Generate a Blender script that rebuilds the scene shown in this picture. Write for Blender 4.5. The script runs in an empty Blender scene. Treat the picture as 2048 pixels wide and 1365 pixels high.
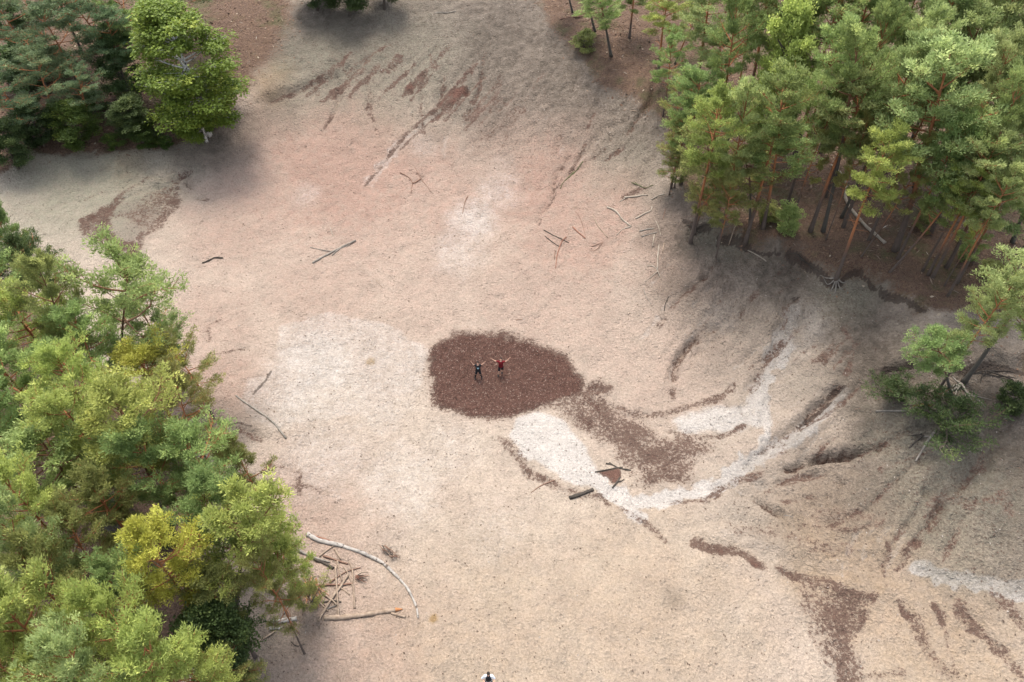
import bpy, bmesh, math, random
import numpy as np
from mathutils import Vector, Matrix

# ------------------------------------------------------------------ camera, light, exposure
SC = bpy.context.scene
COL = SC.collection
R = math.radians
CAM_H, PITCH, FPX = 46.0, 47.0, 28.0 / 36.0 * 2048
cam = bpy.data.cameras.new('camera'); cam.lens = 28.0; cam.sensor_width = 36.0
cam.clip_start = 0.5; cam.clip_end = 3000
camo = bpy.data.objects.new('camera', cam); COL.objects.link(camo)
camo.location = (0, 0, CAM_H); camo.rotation_euler = (R(90 - PITCH), 0, 0)
SC.camera = camo

SUN_EL, SUN_AZ = 67.0, -17.0          # azimuth from +Y, negative = towards -X
w = bpy.data.worlds.new('World'); SC.world = w; w.use_nodes = True
nt = w.node_tree
bg = nt.nodes['Background']; bg.inputs['Strength'].default_value = 0.15
sky = nt.nodes.new('ShaderNodeTexSky'); sky.sky_type = 'NISHITA'; sky.sun_disc = False
sky.sun_elevation = R(SUN_EL); sky.sun_rotation = R(SUN_AZ); sky.air_density = 1.0; sky.dust_density = 3.0
hs = nt.nodes.new('ShaderNodeHueSaturation'); hs.inputs['Saturation'].default_value = 0.45      # thin high overcast
nt.links.new(sky.outputs['Color'], hs.inputs['Color']); nt.links.new(hs.outputs['Color'], bg.inputs['Color'])
sl = bpy.data.lights.new('sun', 'SUN'); sl.energy = 1.5; sl.angle = R(18.0); sl.color = (1.0, 0.93, 0.84)
sun = bpy.data.objects.new('sun', sl); COL.objects.link(sun)
sdir = Vector((math.sin(R(SUN_AZ)) * math.cos(R(SUN_EL)), math.cos(R(SUN_AZ)) * math.cos(R(SUN_EL)), math.sin(R(SUN_EL))))
sun.rotation_euler = sdir.to_track_quat('Z', 'Y').to_euler(); sun.location = sdir * 200
SC.view_settings.view_transform = 'Standard'; SC.view_settings.look = 'None'
SC.view_settings.exposure = 1.90; SC.view_settings.gamma = 1.0; SC.view_settings.use_curve_mapping = False
SC.cycles.max_bounces = 6; SC.cycles.transparent_max_bounces = 4; SC.cycles.diffuse_bounces = 3

rng = np.random.default_rng(7)
random.seed(7)

# ------------------------------------------------------------------ helpers: noise, survey
_hash = np.random.default_rng(99).random((256, 256))
def vnoise(x, y):
    xi = np.floor(x).astype(np.int64); yi = np.floor(y).astype(np.int64)
    fx = x - xi; fy = y - yi
    fx = fx * fx * (3 - 2 * fx); fy = fy * fy * (3 - 2 * fy)
    a = _hash[xi & 255, yi & 255]; b = _hash[(xi + 1) & 255, yi & 255]
    c = _hash[xi & 255, (yi + 1) & 255]; d = _hash[(xi + 1) & 255, (yi + 1) & 255]
    return (a * (1 - fx) + b * fx) * (1 - fy) + (c * (1 - fx) + d * fx) * fy
def fbm(x, y, o=4, s=0.0):
    r = 0.0; amp = 0.5; tot = 0.0
    for k in range(o):
        r = r + amp * vnoise(x * 2 ** k + 17.3 * k + s, y * 2 ** k + 9.1 * k - s); tot += amp; amp *= 0.5
    return r / tot
def sstep(a, b, x):
    t = np.clip((x - a) / (b - a), 0, 1); return t * t * (3 - 2 * t)

SP, CP = math.sin(R(PITCH)), math.cos(R(PITCH))
def ray(px, py):
    u = (px - 1024) / FPX; v = (682.5 - py) / FPX
    return np.array([u, CP + v * SP, -SP + v * CP])
def on_plane(px, py, z):
    d = ray(px, py); t = (CAM_H - z) / -d[2]
    return d[0] * t, d[1] * t
def project(x, y, z):
    dz = z - CAM_H
    f = y * CP - dz * SP; u = y * SP + dz * CP
    return 1024 + FPX * x / f, 682.5 - FPX * u / f

# surveyed spot heights of the sand hollow: the litter lies at its lowest point
SPOT = [(1010,750,0),(900,760,.1),(1120,770,.15),(800,900,.45),(1024,1000,1.0),(1024,1180,1.7),(1024,1345,2.2),(600,800,1.1),(700,1000,1.3),
 (700,1200,2.0),(480,820,2.0),(400,700,2.2),(250,900,3.2),(100,1200,3.8),(60,700,3.6),(300,1330,3.4),(1240,1010,.55),(1400,880,.7),(1500,920,1.1),
 (1680,770,2.9),(1590,600,4.2),(1540,760,1.9),(1690,580,5.6),(1400,470,4.6),(1480,440,5.8),(1900,770,5.2),(1830,590,6.6),(1700,400,6.8),(2000,420,8.0),
 (1650,150,9.0),(1990,1000,3.8),(2040,880,5.0),(1720,1000,2.2),(1650,1100,1.5),(1650,1330,.7),(2040,1180,2.3),(1850,1100,2.3),(2000,1350,1.6),(1400,1150,1.4),
 (1300,1300,1.8),(1024,500,1.5),(1200,460,2.4),(1330,560,2.6),(1350,680,1.5),(1300,300,4.6),(1000,250,3.6),(800,100,6.2),(600,150,5.6),(1200,120,7.6),(800,0,8.4),(700,330,2.2),
 (500,400,1.8),(400,300,3.0),(200,330,3.6),(250,430,2.6),(60,420,3.2),(250,240,5.4),(50,200,6.4),(100,40,8.2),(400,80,7.6),(300,520,1.9),(620,600,1.1)]
_sx = []; _sz = []
for a, b, c in SPOT:
    _sx.append(on_plane(a, b, c)); _sz.append(c)
for k in range(16):
    a = 2 * math.pi * k / 16
    for rr, zz in ((150, 10), (420, 12)):
        _sx.append((rr * math.cos(a), 55 + rr * math.sin(a))); _sz.append(zz if math.sin(a) > -0.3 else 4.5)
_sx = np.array(_sx); _sz = np.array(_sz, float)
def _ker(d2): return -np.sqrt(d2 + 49.0)
_D = _ker(((_sx[:, None] - _sx[None]) ** 2).sum(-1)); n_ = len(_sz)
_A = np.zeros((n_ + 1, n_ + 1)); _A[:n_, :n_] = _D + np.eye(n_) * 1.0; _A[n_, :n_] = 1; _A[:n_, n_] = 1
_W = np.linalg.solve(_A, np.append(_sz, 0))
def base_h(x, y):
    x = np.asarray(x, float); y = np.asarray(y, float)
    r = np.full(x.shape, _W[n_])
    for i in range(n_):
        r += _W[i] * _ker((x - _sx[i, 0]) ** 2 + (y - _sx[i, 1]) ** 2)
    return r
_T = np.arange(20, 400, 0.4)
def at(px, py, dz=0.0):
    """world point where the sight line of a photo point meets the terrain raised by dz"""
    d = ray(px, py); d = d / np.linalg.norm(d)
    x = d[0] * _T; y = d[1] * _T; z = CAM_H + d[2] * _T
    g = z - base_h(x, y) - dz
    k = np.argmax(g < 0) if (g < 0).any() else len(_T) - 1
    k = max(k, 1)
    f = g[k - 1] / (g[k - 1] - g[k] + 1e-9); t = _T[k - 1] + f * 0.4
    return np.array([d[0] * t, d[1] * t, CAM_H + d[2] * t])
def mpp(p):                       # metres per photo pixel at a point
    return (p[1] * CP - (p[2] - CAM_H) * SP) / FPX

# ------------------------------------------------------------------ terrain sheet
def lines(lo, hi, step_fn, outer):
    v = [lo]
    while v[-1] < hi: v.append(v[-1] + step_fn(v[-1]))
    a = [lo]; s = step_fn(lo)
    while a[-1] > -outer: s = min(s * 1.35, 40); a.append(a[-1] - s)
    b = [v[-1]]; s = step_fn(hi)
    while b[-1] < outer: s = min(s * 1.35, 40); b.append(b[-1] + s)
    return np.array(a[:0:-1] + v + b[1:])
XL = lines(-58, 60, lambda q: 0.175, 900)
YL = lines(9, 106, lambda q: 0.13 + 0.0018 * max(q - 9, 0), 900)
GX, GY = np.meshgrid(XL, YL); NX, NY = len(XL), len(YL)
PX, PY = GX.ravel(), GY.ravel()
H = base_h(PX, PY)
WARP = [fbm(PX * .55, PY * .55, 4, 3.1) - .5, fbm(PX * 1.9, PY * 1.9, 3, 8.7) - .5]

def wpts(pp): return np.array([at(a, b)[:2] for a, b in pp])
def near(poly, m):
    return np.nonzero((PX > poly[:, 0].min() - m) & (PX < poly[:, 0].max() + m) & (PY > poly[:, 1].min() - m) & (PY < poly[:, 1].max() + m))[0]
def seg_dist(idx, poly, closed=False):
    x, y = PX[idx], PY[idx]; best = np.full(len(idx), 1e9); side = np.zeros(len(idx)); par = np.zeros(len(idx))
    n = len(poly); m = n if closed else n - 1
    inside = np.zeros(len(idx), bool)
    for i in range(m):
        a = poly[i]; b = poly[(i + 1) % n]; e = b - a; L2 = (e ** 2).sum() + 1e-12
        t = np.clip(((x - a[0]) * e[0] + (y - a[1]) * e[1]) / L2, 0, 1)
        dx = x - a[0] - t * e[0]; dy = y - a[1] - t * e[1]; d = dx * dx + dy * dy
        c = d < best; best[c] = d[c]
        side[c] = np.sign(e[0] * (y - a[1]) - e[1] * (x - a[0]))[c]; par[c] = ((i + t) / m)[c]
        if closed:
            cr = ((a[1] > y) != (b[1] > y)) & (x < e[0] * (y - a[1]) / (e[1] if abs(e[1]) > 1e-9 else 1e-9) + a[0])
            inside ^= cr
    return np.sqrt(best), side, par, inside

# banks with a sharp lip (forest side is on the left of the direction of travel)
def bank(pp, amp, reach=3.0, soft=.35):
    p = wpts(pp); idx = near(p, reach * 3)
    d, s, t, _ = seg_dist(idx, p)
    sd = d * s + WARP[0][idx] * .9 + WARP[1][idx] * .35
    fade = np.exp(-(d / reach) ** 2) * sstep(0, .12, t) * sstep(0, .12, 1 - t)
    H[idx] += amp * fade * np.tanh(sd / soft)
bank([(1360,425),(1400,455),(1470,480),(1530,492),(1585,507),(1620,528),(1650,552),(1680,560),(1705,545),(1722,540),(1745,556),(1760,580),(1790,592),(1830,612),(1870,628)][::1], .6, 2.6, .28)
bank([(1740,745),(1800,735),(1880,722),(1940,735),(2000,722),(2060,728),(2150,735)], .5, 2.0, .28)
bank([(520,205),(560,190),(610,172),(660,150),(700,120)], .3, 2.5)
bank([(470,745),(520,742),(545,720),(560,660)][::-1], .12, 2.0, .2)
bank([(455,850),(480,850),(510,858),(540,880)], .15, 1.2, .2)
def gully(pp, depth, wid):
    p = wpts(pp); idx = near(p, wid * 5)
    d, s, t, _ = seg_dist(idx, p)
    d = np.abs(d + WARP[1][idx] * wid * 1.5)
    H[idx] -= depth * (np.exp(-(d / wid) ** 2) - .35 * np.exp(-((d - 2 * wid) / wid) ** 2)) * sstep(0, .05, t) * (1 - .6 * t)
gully([(1688,770),(1660,795),(1630,822),(1605,845),(1570,870),(1540,895),(1500,925)], .75, .42)
gully([(1600,588),(1578,596),(1570,625),(1565,660),(1545,700),(1530,735),(1510,765),(1495,800),(1490,830)], .45, .45)
gully([(1535,790),(1530,830),(1525,870),(1532,900)], .25, .35)
gully([(1715,640),(1712,690),(1695,740),(1690,765)], .2, .4)
gully([(1200,985),(1260,1000),(1330,995),(1400,985),(1450,962),(1500,925)], .22, .8)
gully([(1180,790),(1250,830),(1330,860),(1410,878),(1490,850)], .15, .6)
gully([(900,205),(850,245),(800,290),(765,335),(730,372)], .14, .4)
gully([(1165,305),(1150,335),(1132,362)], .15, .2)
gully([(1560,1135),(1620,1170),(1680,1210),(1700,1260),(1700,1365)], .35, .9)
gully([(1350,1060),(1450,1040),(1560,1050),(1640,1080),(1760,1085)], .12, .3)
gully([(1640,1050),(1700,1042),(1780,1060)], .12, .3)
gully([(1380,1080),(1500,1100),(1600,1130),(1700,1135),(1800,1140),(1900,1160),(2048,1180)], .25, .6)
gully([(1800,1200),(1830,1260),(1870,1330),(1900,1365)], .15, .35)
gully([(1920,1215),(1960,1265),(2010,1310),(2048,1360)], .15, .35)
gully([(380,340),(340,365),(270,385),(180,440)], .22, .3)
gully([(1230,1000),(1270,1045),(1320,1075)], .12, .25)
for pp in ([(690,115),(650,150),(580,190)], [(760,95),(720,130),(690,170)], [(880,90),(830,140),(800,180)], [(940,120),(900,170),(860,215)],
           [(970,140),(935,185),(890,235)], [(1040,160),(1010,210),(960,240)], [(1010,230),(970,265),(930,300)], [(360,320),(330,350),(300,400)]):
    gully(pp, .16, .3)
# footprints and wind ripple: trodden sand everywhere inside the hollow
open_sand = sstep(0, 1, 1.2)
foot = fbm(PX * 2.1, PY * 2.1, 3, 41) - .5
pit = np.clip(vnoise(PX * 1.7 + 5, PY * 1.7) - .62, 0, 1)
H += .18 * foot - .26 * pit + .12 * (fbm(PX * .21, PY * .21, 3, 77) - .5)
rough = np.zeros_like(H)
def rough_blob(a, b, r, v):
    p = at(a, b); s = r * mpp(p)
    rough[:] = np.maximum(rough, v * np.exp(-(((PX - p[0]) / s) ** 2 + ((PY - p[1]) / (s * 1.3)) ** 2)))
for q in ((1150,150,130,1),(1250,230,110,1),(950,120,140,.8),(1380,470,80,.9),(1450,560,120,.8),(1680,600,80,.8),(1850,950,160,.9),(1700,980,140,.7),(1980,1030,120,1),(1600,600,90,.6),(1030,230,120,.6),(1180,60,120,.9),(1300,320,70,.8),(1750,700,90,.9),(1900,800,110,.9),(1790,880,110,.9),(800,60,150,.7),(680,120,90,.6),(2020,930,110,1)):
    rough_blob(*q)
# rills: water lines traced downhill over the two long slopes
RILLS = []
_rg = np.random.default_rng(5)
def rills(n, box, steps, depth, wid):
    for _ in range(n):
        q = at(_rg.uniform(box[0], box[2]), _rg.uniform(box[1], box[3])); x, y = q[0], q[1]; P = [(x, y)]; hx = hy = 0
        for k in range(int(steps * _rg.uniform(.5, 1.2))):
            e = .6; b = base_h(np.array([x + e, x - e, x, x]), np.array([y, y, y + e, y - e]))
            gx, gy = (b[0] - b[1]) / (2 * e), (b[2] - b[3]) / (2 * e)
            gx += (vnoise(np.array([x * .5 + 7]), np.array([y * .5]))[0] - .5) * .35; gy += (vnoise(np.array([x * .5]), np.array([y * .5 + 31]))[0] - .5) * .35
            L = math.hypot(gx, gy) + 1e-6; hx = .6 * hx - .4 * gx / L; hy = .6 * hy - .4 * gy / L; L = math.hypot(hx, hy) + 1e-6
            x += hx / L * .55; y += hy / L * .55; P.append((x, y))
        if len(P) < 4: continue
        p = np.array(P); idx = near(p, wid * 4 + .5); 
        if not len(idx): continue
        d, sd, t, _n = seg_dist(idx, p); d = np.abs(d + WARP[1][idx] * .5); dp = depth * _rg.uniform(.5, 1.3)
        H[idx] -= dp * np.exp(-(d / wid) ** 2) * sstep(0, .1, t) * sstep(0, .15, 1 - t)
        RILLS.append((p, _rg.random()))
rills(34, (640, 70, 1120, 170), 16, .14, .24)
rills(26, (1120, 120, 1330, 330), 12, .14, .24)
rills(30, (1380, 480, 1720, 640), 16, .14, .24)
rills(34, (1760, 820, 2040, 1010), 16, .16, .26)
rills(20, (1560, 940, 1800, 1060), 10, .12, .22)
rills(16, (1650, 640, 1760, 900), 10, .12, .22)
_n0 = len(RILLS); rills(14, (230, 330, 380, 380), 8, .14, .22); RILLS[_n0:] = [(a_, .3 if k_ % 3 == 0 else .6) for k_, (a_, _b) in enumerate(RILLS[_n0:])]
H += rough * .5 * (fbm(PX * 1.5, PY * 1.5, 3, 23) - .5)
HG = H.reshape(NY, NX)
def gz(x, y):
    i = np.clip(np.searchsorted(XL, x) - 1, 0, NX - 2); j = np.clip(np.searchsorted(YL, y) - 1, 0, NY - 2)
    fx = (x - XL[i]) / (XL[i + 1] - XL[i]); fy = (y - YL[j]) / (YL[j + 1] - YL[j])
    return (HG[j, i] * (1 - fx) + HG[j, i + 1] * fx) * (1 - fy) + (HG[j + 1, i] * (1 - fx) + HG[j + 1, i + 1] * fx) * fy

# ------------------------------------------------------------------ what lies on the sand (material masks, in world space)
M = {k: np.zeros(len(PX)) for k in ('litter', 'white', 'floor', 'moss', 'pink', 'grey', 'ochre', 'rough', 'bank_shade')}
def line(k, pp, wpx, v, soft=.8, warp=1.0):
    p = wpts(pp); c = at(*pp[len(pp) // 2]); wm = wpx * mpp(c); idx = near(p, wm * 3 + .6)
    d, s, t, _ = seg_dist(idx, p)
    d = d + WARP[1][idx] * wm * 1.8 * warp
    M[k][idx] = np.maximum(M[k][idx], v * (1 - sstep(wm * .5, wm * (.5 + soft) + .1, d)))
def poly(k, pp, v, edge=.5, warp=1.0):
    p = wpts(pp); idx = near(p, edge * 2 + 1)
    d, s, t, ins = seg_dist(idx, p, True)
    sd = np.where(ins, -d, d) + (WARP[0][idx] * 1.6 + WARP[1][idx] * .8) * warp
    M[k][idx] = np.maximum(M[k][idx], v * sstep(edge, -edge, sd))
def blob(k, a, b, r, v, ry=None):
    p = at(a, b); s = r * mpp(p); sy = (ry or r) * mpp(p) * 1.25
    e = ((PX - p[0] + WARP[0] * s * .7) / s) ** 2 + ((PY - p[1] + WARP[1] * s * .5) / sy) ** 2
    M[k] = np.maximum(M[k], v * np.exp(-e ** 1.5))
# leaf litter
MAIN = [(905,662),(985,662),(1060,678),(1120,705),(1155,735),(1167,762),(1160,790),(1140,805),(1105,813),(1075,818),(1045,825),(1010,843),(985,842),(945,838),(905,825),(870,810),(858,780),(856,735),(868,695)]
poly('litter', MAIN, 1.0, .85, .55)
poly('litter', [(1080,800),(1140,780),(1190,770),(1225,800),(1260,830),(1240,870),(1180,870),(1140,850),(1105,832)], .72, .9, .6)
poly('litter', [(1172,768),(1205,760),(1225,778),(1212,797),(1185,795)], .74, .6, .6)
poly('litter', [(1120,800),(1180,790),(1240,815),(1290,832),(1330,862),(1400,880),(1440,872),(1430,895),(1395,930),(1395,962),(1350,975),(1290,968),(1250,940),(1225,900),(1180,870),(1150,850),(1115,825)], .70, .9, .8)
line('litter', [(1240,815),(1290,835),(1340,826),(1390,808),(1445,796)], 9, .62)
line('litter', [(1330,862),(1400,875),(1450,872),(1490,850)], 5, .58)
poly('litter', [(1190,943),(1240,937),(1243,955),(1228,972),(1215,958)], .95, .12, .1)
poly('litter', [(1000,875),(1025,882),(1042,905),(1062,932),(1100,955),(1130,972),(1165,982),(1200,985),(1225,1008),(1180,1000),(1130,985),(1090,968),(1050,962),(1038,935),(1018,915)], .56, .35, .5)
line('litter', [(1180,985),(1200,992),(1215,1008)], 8, .7)
line('litter', [(1240,1015),(1280,1040),(1310,1060),(1330,1080)], 8, .5)
line('litter', [(1390,1085),(1430,1096),(1470,1100),(1495,1112),(1520,1128)], 13, .72)
poly('litter', [(1560,1135),(1590,1130),(1625,1150),(1660,1155),(1700,1185),(1755,1190),(1745,1220),(1728,1250),(1715,1275),(1722,1320),(1735,1365),(1735,1420),(1685,1420),(1672,1310),(1640,1265),(1605,1220),(1590,1180)], .65, .7, .7)
line('litter', [(1560,1135),(1600,1150),(1650,1165),(1700,1190),(1745,1195)], 11, .74)
line('litter', [(1650,1290),(1680,1330),(1690,1365)], 12, .75); line('litter', [(1730,1215),(1722,1260)], 8, .75)
for pp, w_, v_ in (([(1800,1205),(1808,1222),(1815,1232)],8,.7),([(1868,1212),(1878,1225),(1887,1248)],7,.72),([(1890,1255),(1897,1300),(1908,1330)],3,.6),([(1918,1212),(1932,1235),(1948,1255)],13,.7),
   ([(1950,1260),(1990,1290),(2020,1320),(2048,1355)],12,.58),([(1830,1240),(1845,1275),(1870,1320),(1905,1345)],14,.52),([(1985,1185),(2020,1215),(2048,1250)],12,.52),([(1700,1350),(1760,1355),(1800,1345)],9,.55),
   ([(1660,1330),(1640,1300),(1610,1240)],6,.45),([(1480,1060),(1540,1062),(1580,1072)],16,.42),([(1600,1085),(1660,1100),(1690,1095)],16,.46),([(1650,1035),(1700,1030),(1755,1040)],18,.42),([(1600,1050),(1690,1062),(1770,1040)],5,.5),
   ([(1430,980),(1470,960),(1520,950)],9,.58),([(1350,1005),(1400,1000),(1440,988)],8,.56),([(1860,1005),(1900,990),(1940,1005)],12,.5),([(1980,1000),(2010,990),(2020,1020)],14,.5),
   ([(1600,850),(1560,875),(1520,905)],6,.5),([(1680,772),(1655,800),(1620,832)],7,.6),([(1560,880),(1570,905),(1545,915)],8,.45)):
    line('litter', pp, w_, v_)
# shadow lines under bank lips and gully edges, painted as dark ground
BANK_SHADE = []
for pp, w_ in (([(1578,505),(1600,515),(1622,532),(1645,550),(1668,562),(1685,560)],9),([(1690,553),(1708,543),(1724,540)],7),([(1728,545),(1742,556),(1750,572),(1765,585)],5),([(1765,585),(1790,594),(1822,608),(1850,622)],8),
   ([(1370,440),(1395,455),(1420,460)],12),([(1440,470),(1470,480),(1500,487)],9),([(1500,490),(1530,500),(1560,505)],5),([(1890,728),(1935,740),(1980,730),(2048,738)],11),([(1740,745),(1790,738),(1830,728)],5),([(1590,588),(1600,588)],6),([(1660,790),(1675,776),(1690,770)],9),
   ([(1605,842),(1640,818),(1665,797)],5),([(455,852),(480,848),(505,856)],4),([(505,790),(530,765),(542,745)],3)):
    BANK_SHADE.append((pp, w_))
# upper left fan
poly('litter', [(148,440),(200,415),(245,398),(225,425),(215,445),(235,470),(272,490),(262,508),(235,495),(190,478),(165,470)], .78, .35, .6)
line('litter', [(345,380),(340,415),(310,450),(285,475),(270,505)], 14, .66); line('litter', [(262,490),(258,515),(262,530)], 12, .9)
line('litter', [(380,342),(360,352),(345,385)], 8, .5)
line('litter', [(300,355),(265,372),(230,400)], 5, .6); line('litter', [(250,382),(200,385),(170,400)], 4, .45)
poly('litter', [(230,430),(280,400),(330,370),(350,390),(320,440),(280,470)], .50, .8, .8)
poly('grey', [(150,440),(215,405),(300,360),(370,335),(350,400),(300,470),(260,515),(220,490)], .55, 1.2, .8)
# streaks washed down the far slope
for pp, w_, v_ in (([(700,108),(650,150),(600,180),(545,200)],5,.62),([(720,140),(690,165),(648,198)],14,.66),([(800,115),(790,130),(770,140)],14,.64),([(760,130),(730,160),(700,190)],8,.66),([(850,150),(835,165),(815,185)],15,.70),([(690,120),(640,165),(610,190)],5,.6),([(740,120),(700,150),(660,185)],5,.62),([(830,130),(790,165),(760,195)],5,.58),([(780,90),(740,110),(700,140)],6,.55),([(880,130),(850,165),(820,200)],5,.6),
   ([(950,130),(920,165),(880,205)],8,.64),([(925,180),(905,200),(885,225)],17,.70),([(895,200),(850,235),(810,270),(775,315)],5,.62),([(870,235),(830,270),(800,300)],5,.6),([(730,372),(745,352),(760,335)],7,.6),([(970,150),(930,195),(890,240)],4,.6),([(1000,180),(960,225),(930,260)],6,.55),([(990,205),(960,220),(930,235)],18,.45),([(1040,220),(1010,245),(970,270)],20,.42),
   ([(820,340),(850,355)],4,.45),([(1170,290),(1160,310),(1140,345)],6,.55),([(900,90),(870,125),(840,160)],7,.48),([(640,200),(630,170),(660,150)],8,.46),([(1290,375),(1270,385),(1250,395)],10,.55),([(1000,160),(960,200),(930,240)],5,.5),
   ([(480,860),(500,870),(520,880)],9,.5),([(440,640),(415,650),(420,680)],5,.5),([(430,710),(470,700),(490,698)],4,.5),([(540,930),(590,940),(600,990)],5,.42),([(560,980),(620,970),(640,985)],10,.4),([(600,985),(601,940)],4,.55),
   ([(1600,590),(1575,605),(1568,650)],10,.5),([(1565,680),(1545,705),(1525,740),(1505,775)],13,.54),([(1690,655),(1712,690),(1695,745)],7,.48)):
    line('litter', pp, w_ * .72, v_ * 1.12)
# pale washed sand
poly('white', [(1030,838),(1080,822),(1125,838),(1155,880),(1190,925),(1205,950),(1195,982),(1140,962),(1080,930),(1050,905),(1022,870)], 1.0, .4, .5)
line('white', [(1200,960),(1225,985),(1260,1005),(1330,993),(1400,983),(1450,962),(1500,922),(1560,892),(1620,850)], 20, 1.0, .7)
line('white', [(1240,985),(1270,1030)], 20, .8)
line('white', [(1600,862),(1640,835),(1668,808),(1692,778)], 9, .95)
line('white', [(1590,610),(1575,650),(1580,690),(1560,730)], 10, .85)
line('white', [(1050,900),(1120,930),(1180,960),(1210,985)], 16, .9)
line('white', [(1490,930),(1520,900),(1535,860),(1530,800)], 9, .8)
poly('white', [(1350,838),(1430,815),(1500,800),(1520,785),(1520,850),(1445,868),(1355,862)], .75, .6, .6)
line('white', [(1520,840),(1518,800),(1528,760),(1545,710),(1570,660),(1590,610)], 18, .75)
for q in ((1640,640,55,.6),(1590,690,40,.35),(1445,630,45,.4),(640,720,110,.55),(600,790,90,.5),(760,800,110,.4),(950,440,70,.5),(1000,380,60,.4),(920,500,80,.4),(610,390,45,.35),(1100,560,90,.2),(850,290,40,.35),(1240,600,90,.2),
          (1890,460,36,.42),(1850,545,36,.42),(1910,390,26,.3),(1825,575,24,.4),(1000,330,45,.3),(650,920,110,.4),(800,960,120,.4),(900,900,90,.35),(1000,1050,110,.3),(780,1100,110,.25)):
    blob('white', *q)
line('white', [(1840,1135),(1900,1158),(1960,1168),(2060,1186)], 17, .95)
line('white', [(1420,1060),(1560,1100),(1660,1130),(1760,1150),(1840,1135)], 14, .25)
line('white', [(905,205),(850,245),(800,290),(760,335),(735,368)], 13, .4)
for pp in ([(1330,150),(1170,130),(1240,180),(1290,215)],): line('white', pp[1:], 5, .4)
poly('white', [(560,650),(545,720),(535,745),(490,755),(480,800),(500,850),(560,860),(700,830),(840,780),(860,700),(760,640),(650,620)], .42, .35, .5)
# forest floor
poly('floor', [(-400,-400),(470,-400),(520,60),(505,150),(480,190),(440,250),(380,276),(330,292),(200,306),(70,312),(20,330),(-400,560)], 1.0, 1.6)
poly('floor', [(440,-60),(600,-60),(592,60),(575,110),(520,165),(470,200)], .72, 3.0)
poly('floor', [(1040,-90),(1105,50),(1160,110),(1200,170),(1330,228),(1345,330),(1400,425),(1470,470),(1530,484),(1590,503),(1650,545),(1690,552),(1725,536),(1790,588),(1830,610),(2100,640),(2900,700),(2900,-400),(1040,-400)], 1.0, 2.2)
poly('floor', [(-400,560),(50,560),(90,640),(200,730),(310,800),(360,870),(390,950),(390,1050),(400,1150),(400,1250),(370,1365),(370,1800),(-400,1800)], 1.0, 1.2)
poly('floor', [(2000,700),(2100,690),(2400,900),(2400,1100),(2100,900)], .5, 1.5)
far = np.maximum.reduce([sstep(100, 112, PY), sstep(60, 68, PX), sstep(-58, -66, PX), sstep(12, 4, PY)])
M['floor'] = np.maximum(M['floor'] * (1 - .92 * sstep(.3, .7, M['white'])), far)
for p_, r_ in RILLS:
    i_ = near(p_, 1.2)
    if len(i_):
        d_, _s, t_, _n = seg_dist(i_, p_); d_ = np.abs(d_ + WARP[1][i_] * .7); k_ = 'litter' if r_ < .45 else 'white'
        if .45 <= r_ < .7: continue
        M[k_][i_] = np.maximum(M[k_][i_], (.66 if k_ == 'litter' else .4) * np.exp(-(d_ / (.10 + .13 * (r_ * 7 % 1))) ** 2) * sstep(.1, .6, t_ + .35 * WARP[0][i_]))
M['litter'] = np.where(M['litter'] > .9, M['litter'], M['litter'] * (.50 + .95 * fbm(PX * .95, PY * .95, 4, 61)))
M['litter'] *= (1 - M['floor'])
for pp, w_ in BANK_SHADE: line('bank_shade', pp, w_ * .55, .95, .9, .6)
# sand tones: reddish iron sand, grey organic sand with slope and tree shade painted in, mossy film, ochre
for q in ((700,320,210,1.0),(900,400,140,.7),(560,380,150,.7),(820,330,130,.8),(1090,360,150,.9),(1150,450,160,.8),(560,280,120,.7),(500,440,150,.6),(720,440,180,.6),(1100,560,200,.5),(650,560,160,.5),(430,780,120,.7),(420,640,120,.5),(600,1020,140,.55),(1240,380,60,.9),
          (650,1150,140,.5),(1350,500,120,.6),(1000,300,120,.6),(1300,700,180,.35),(850,560,200,.4),(700,1300,160,.5),(1800,1030,200,.3)):
    blob('pink', *q)
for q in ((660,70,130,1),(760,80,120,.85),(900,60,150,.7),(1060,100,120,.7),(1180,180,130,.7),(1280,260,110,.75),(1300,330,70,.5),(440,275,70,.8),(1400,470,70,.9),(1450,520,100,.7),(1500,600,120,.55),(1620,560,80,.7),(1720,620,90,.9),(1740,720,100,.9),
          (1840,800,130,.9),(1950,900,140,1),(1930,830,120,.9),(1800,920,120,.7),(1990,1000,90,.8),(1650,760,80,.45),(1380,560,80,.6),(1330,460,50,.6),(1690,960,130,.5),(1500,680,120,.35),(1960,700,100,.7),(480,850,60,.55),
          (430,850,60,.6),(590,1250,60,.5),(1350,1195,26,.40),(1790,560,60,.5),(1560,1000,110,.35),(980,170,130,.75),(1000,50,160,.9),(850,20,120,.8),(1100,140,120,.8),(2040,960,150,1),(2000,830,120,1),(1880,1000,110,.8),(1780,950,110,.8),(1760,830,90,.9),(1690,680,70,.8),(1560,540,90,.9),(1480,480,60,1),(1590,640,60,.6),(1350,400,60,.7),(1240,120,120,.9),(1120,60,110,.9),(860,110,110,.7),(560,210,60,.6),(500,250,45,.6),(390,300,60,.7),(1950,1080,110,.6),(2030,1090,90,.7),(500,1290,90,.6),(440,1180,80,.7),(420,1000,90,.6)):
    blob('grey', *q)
for q in ((150,370,150,.9),(60,400,110,.7),(280,360,90,.6),(800,140,140,.5),(650,140,100,.5),(250,330,70,.6),(1450,450,60,.5),(1250,330,80,.25),(1900,1000,140,.45),(1700,570,60,.5),(1850,880,100,.5)):
    blob('moss', *q)
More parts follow.
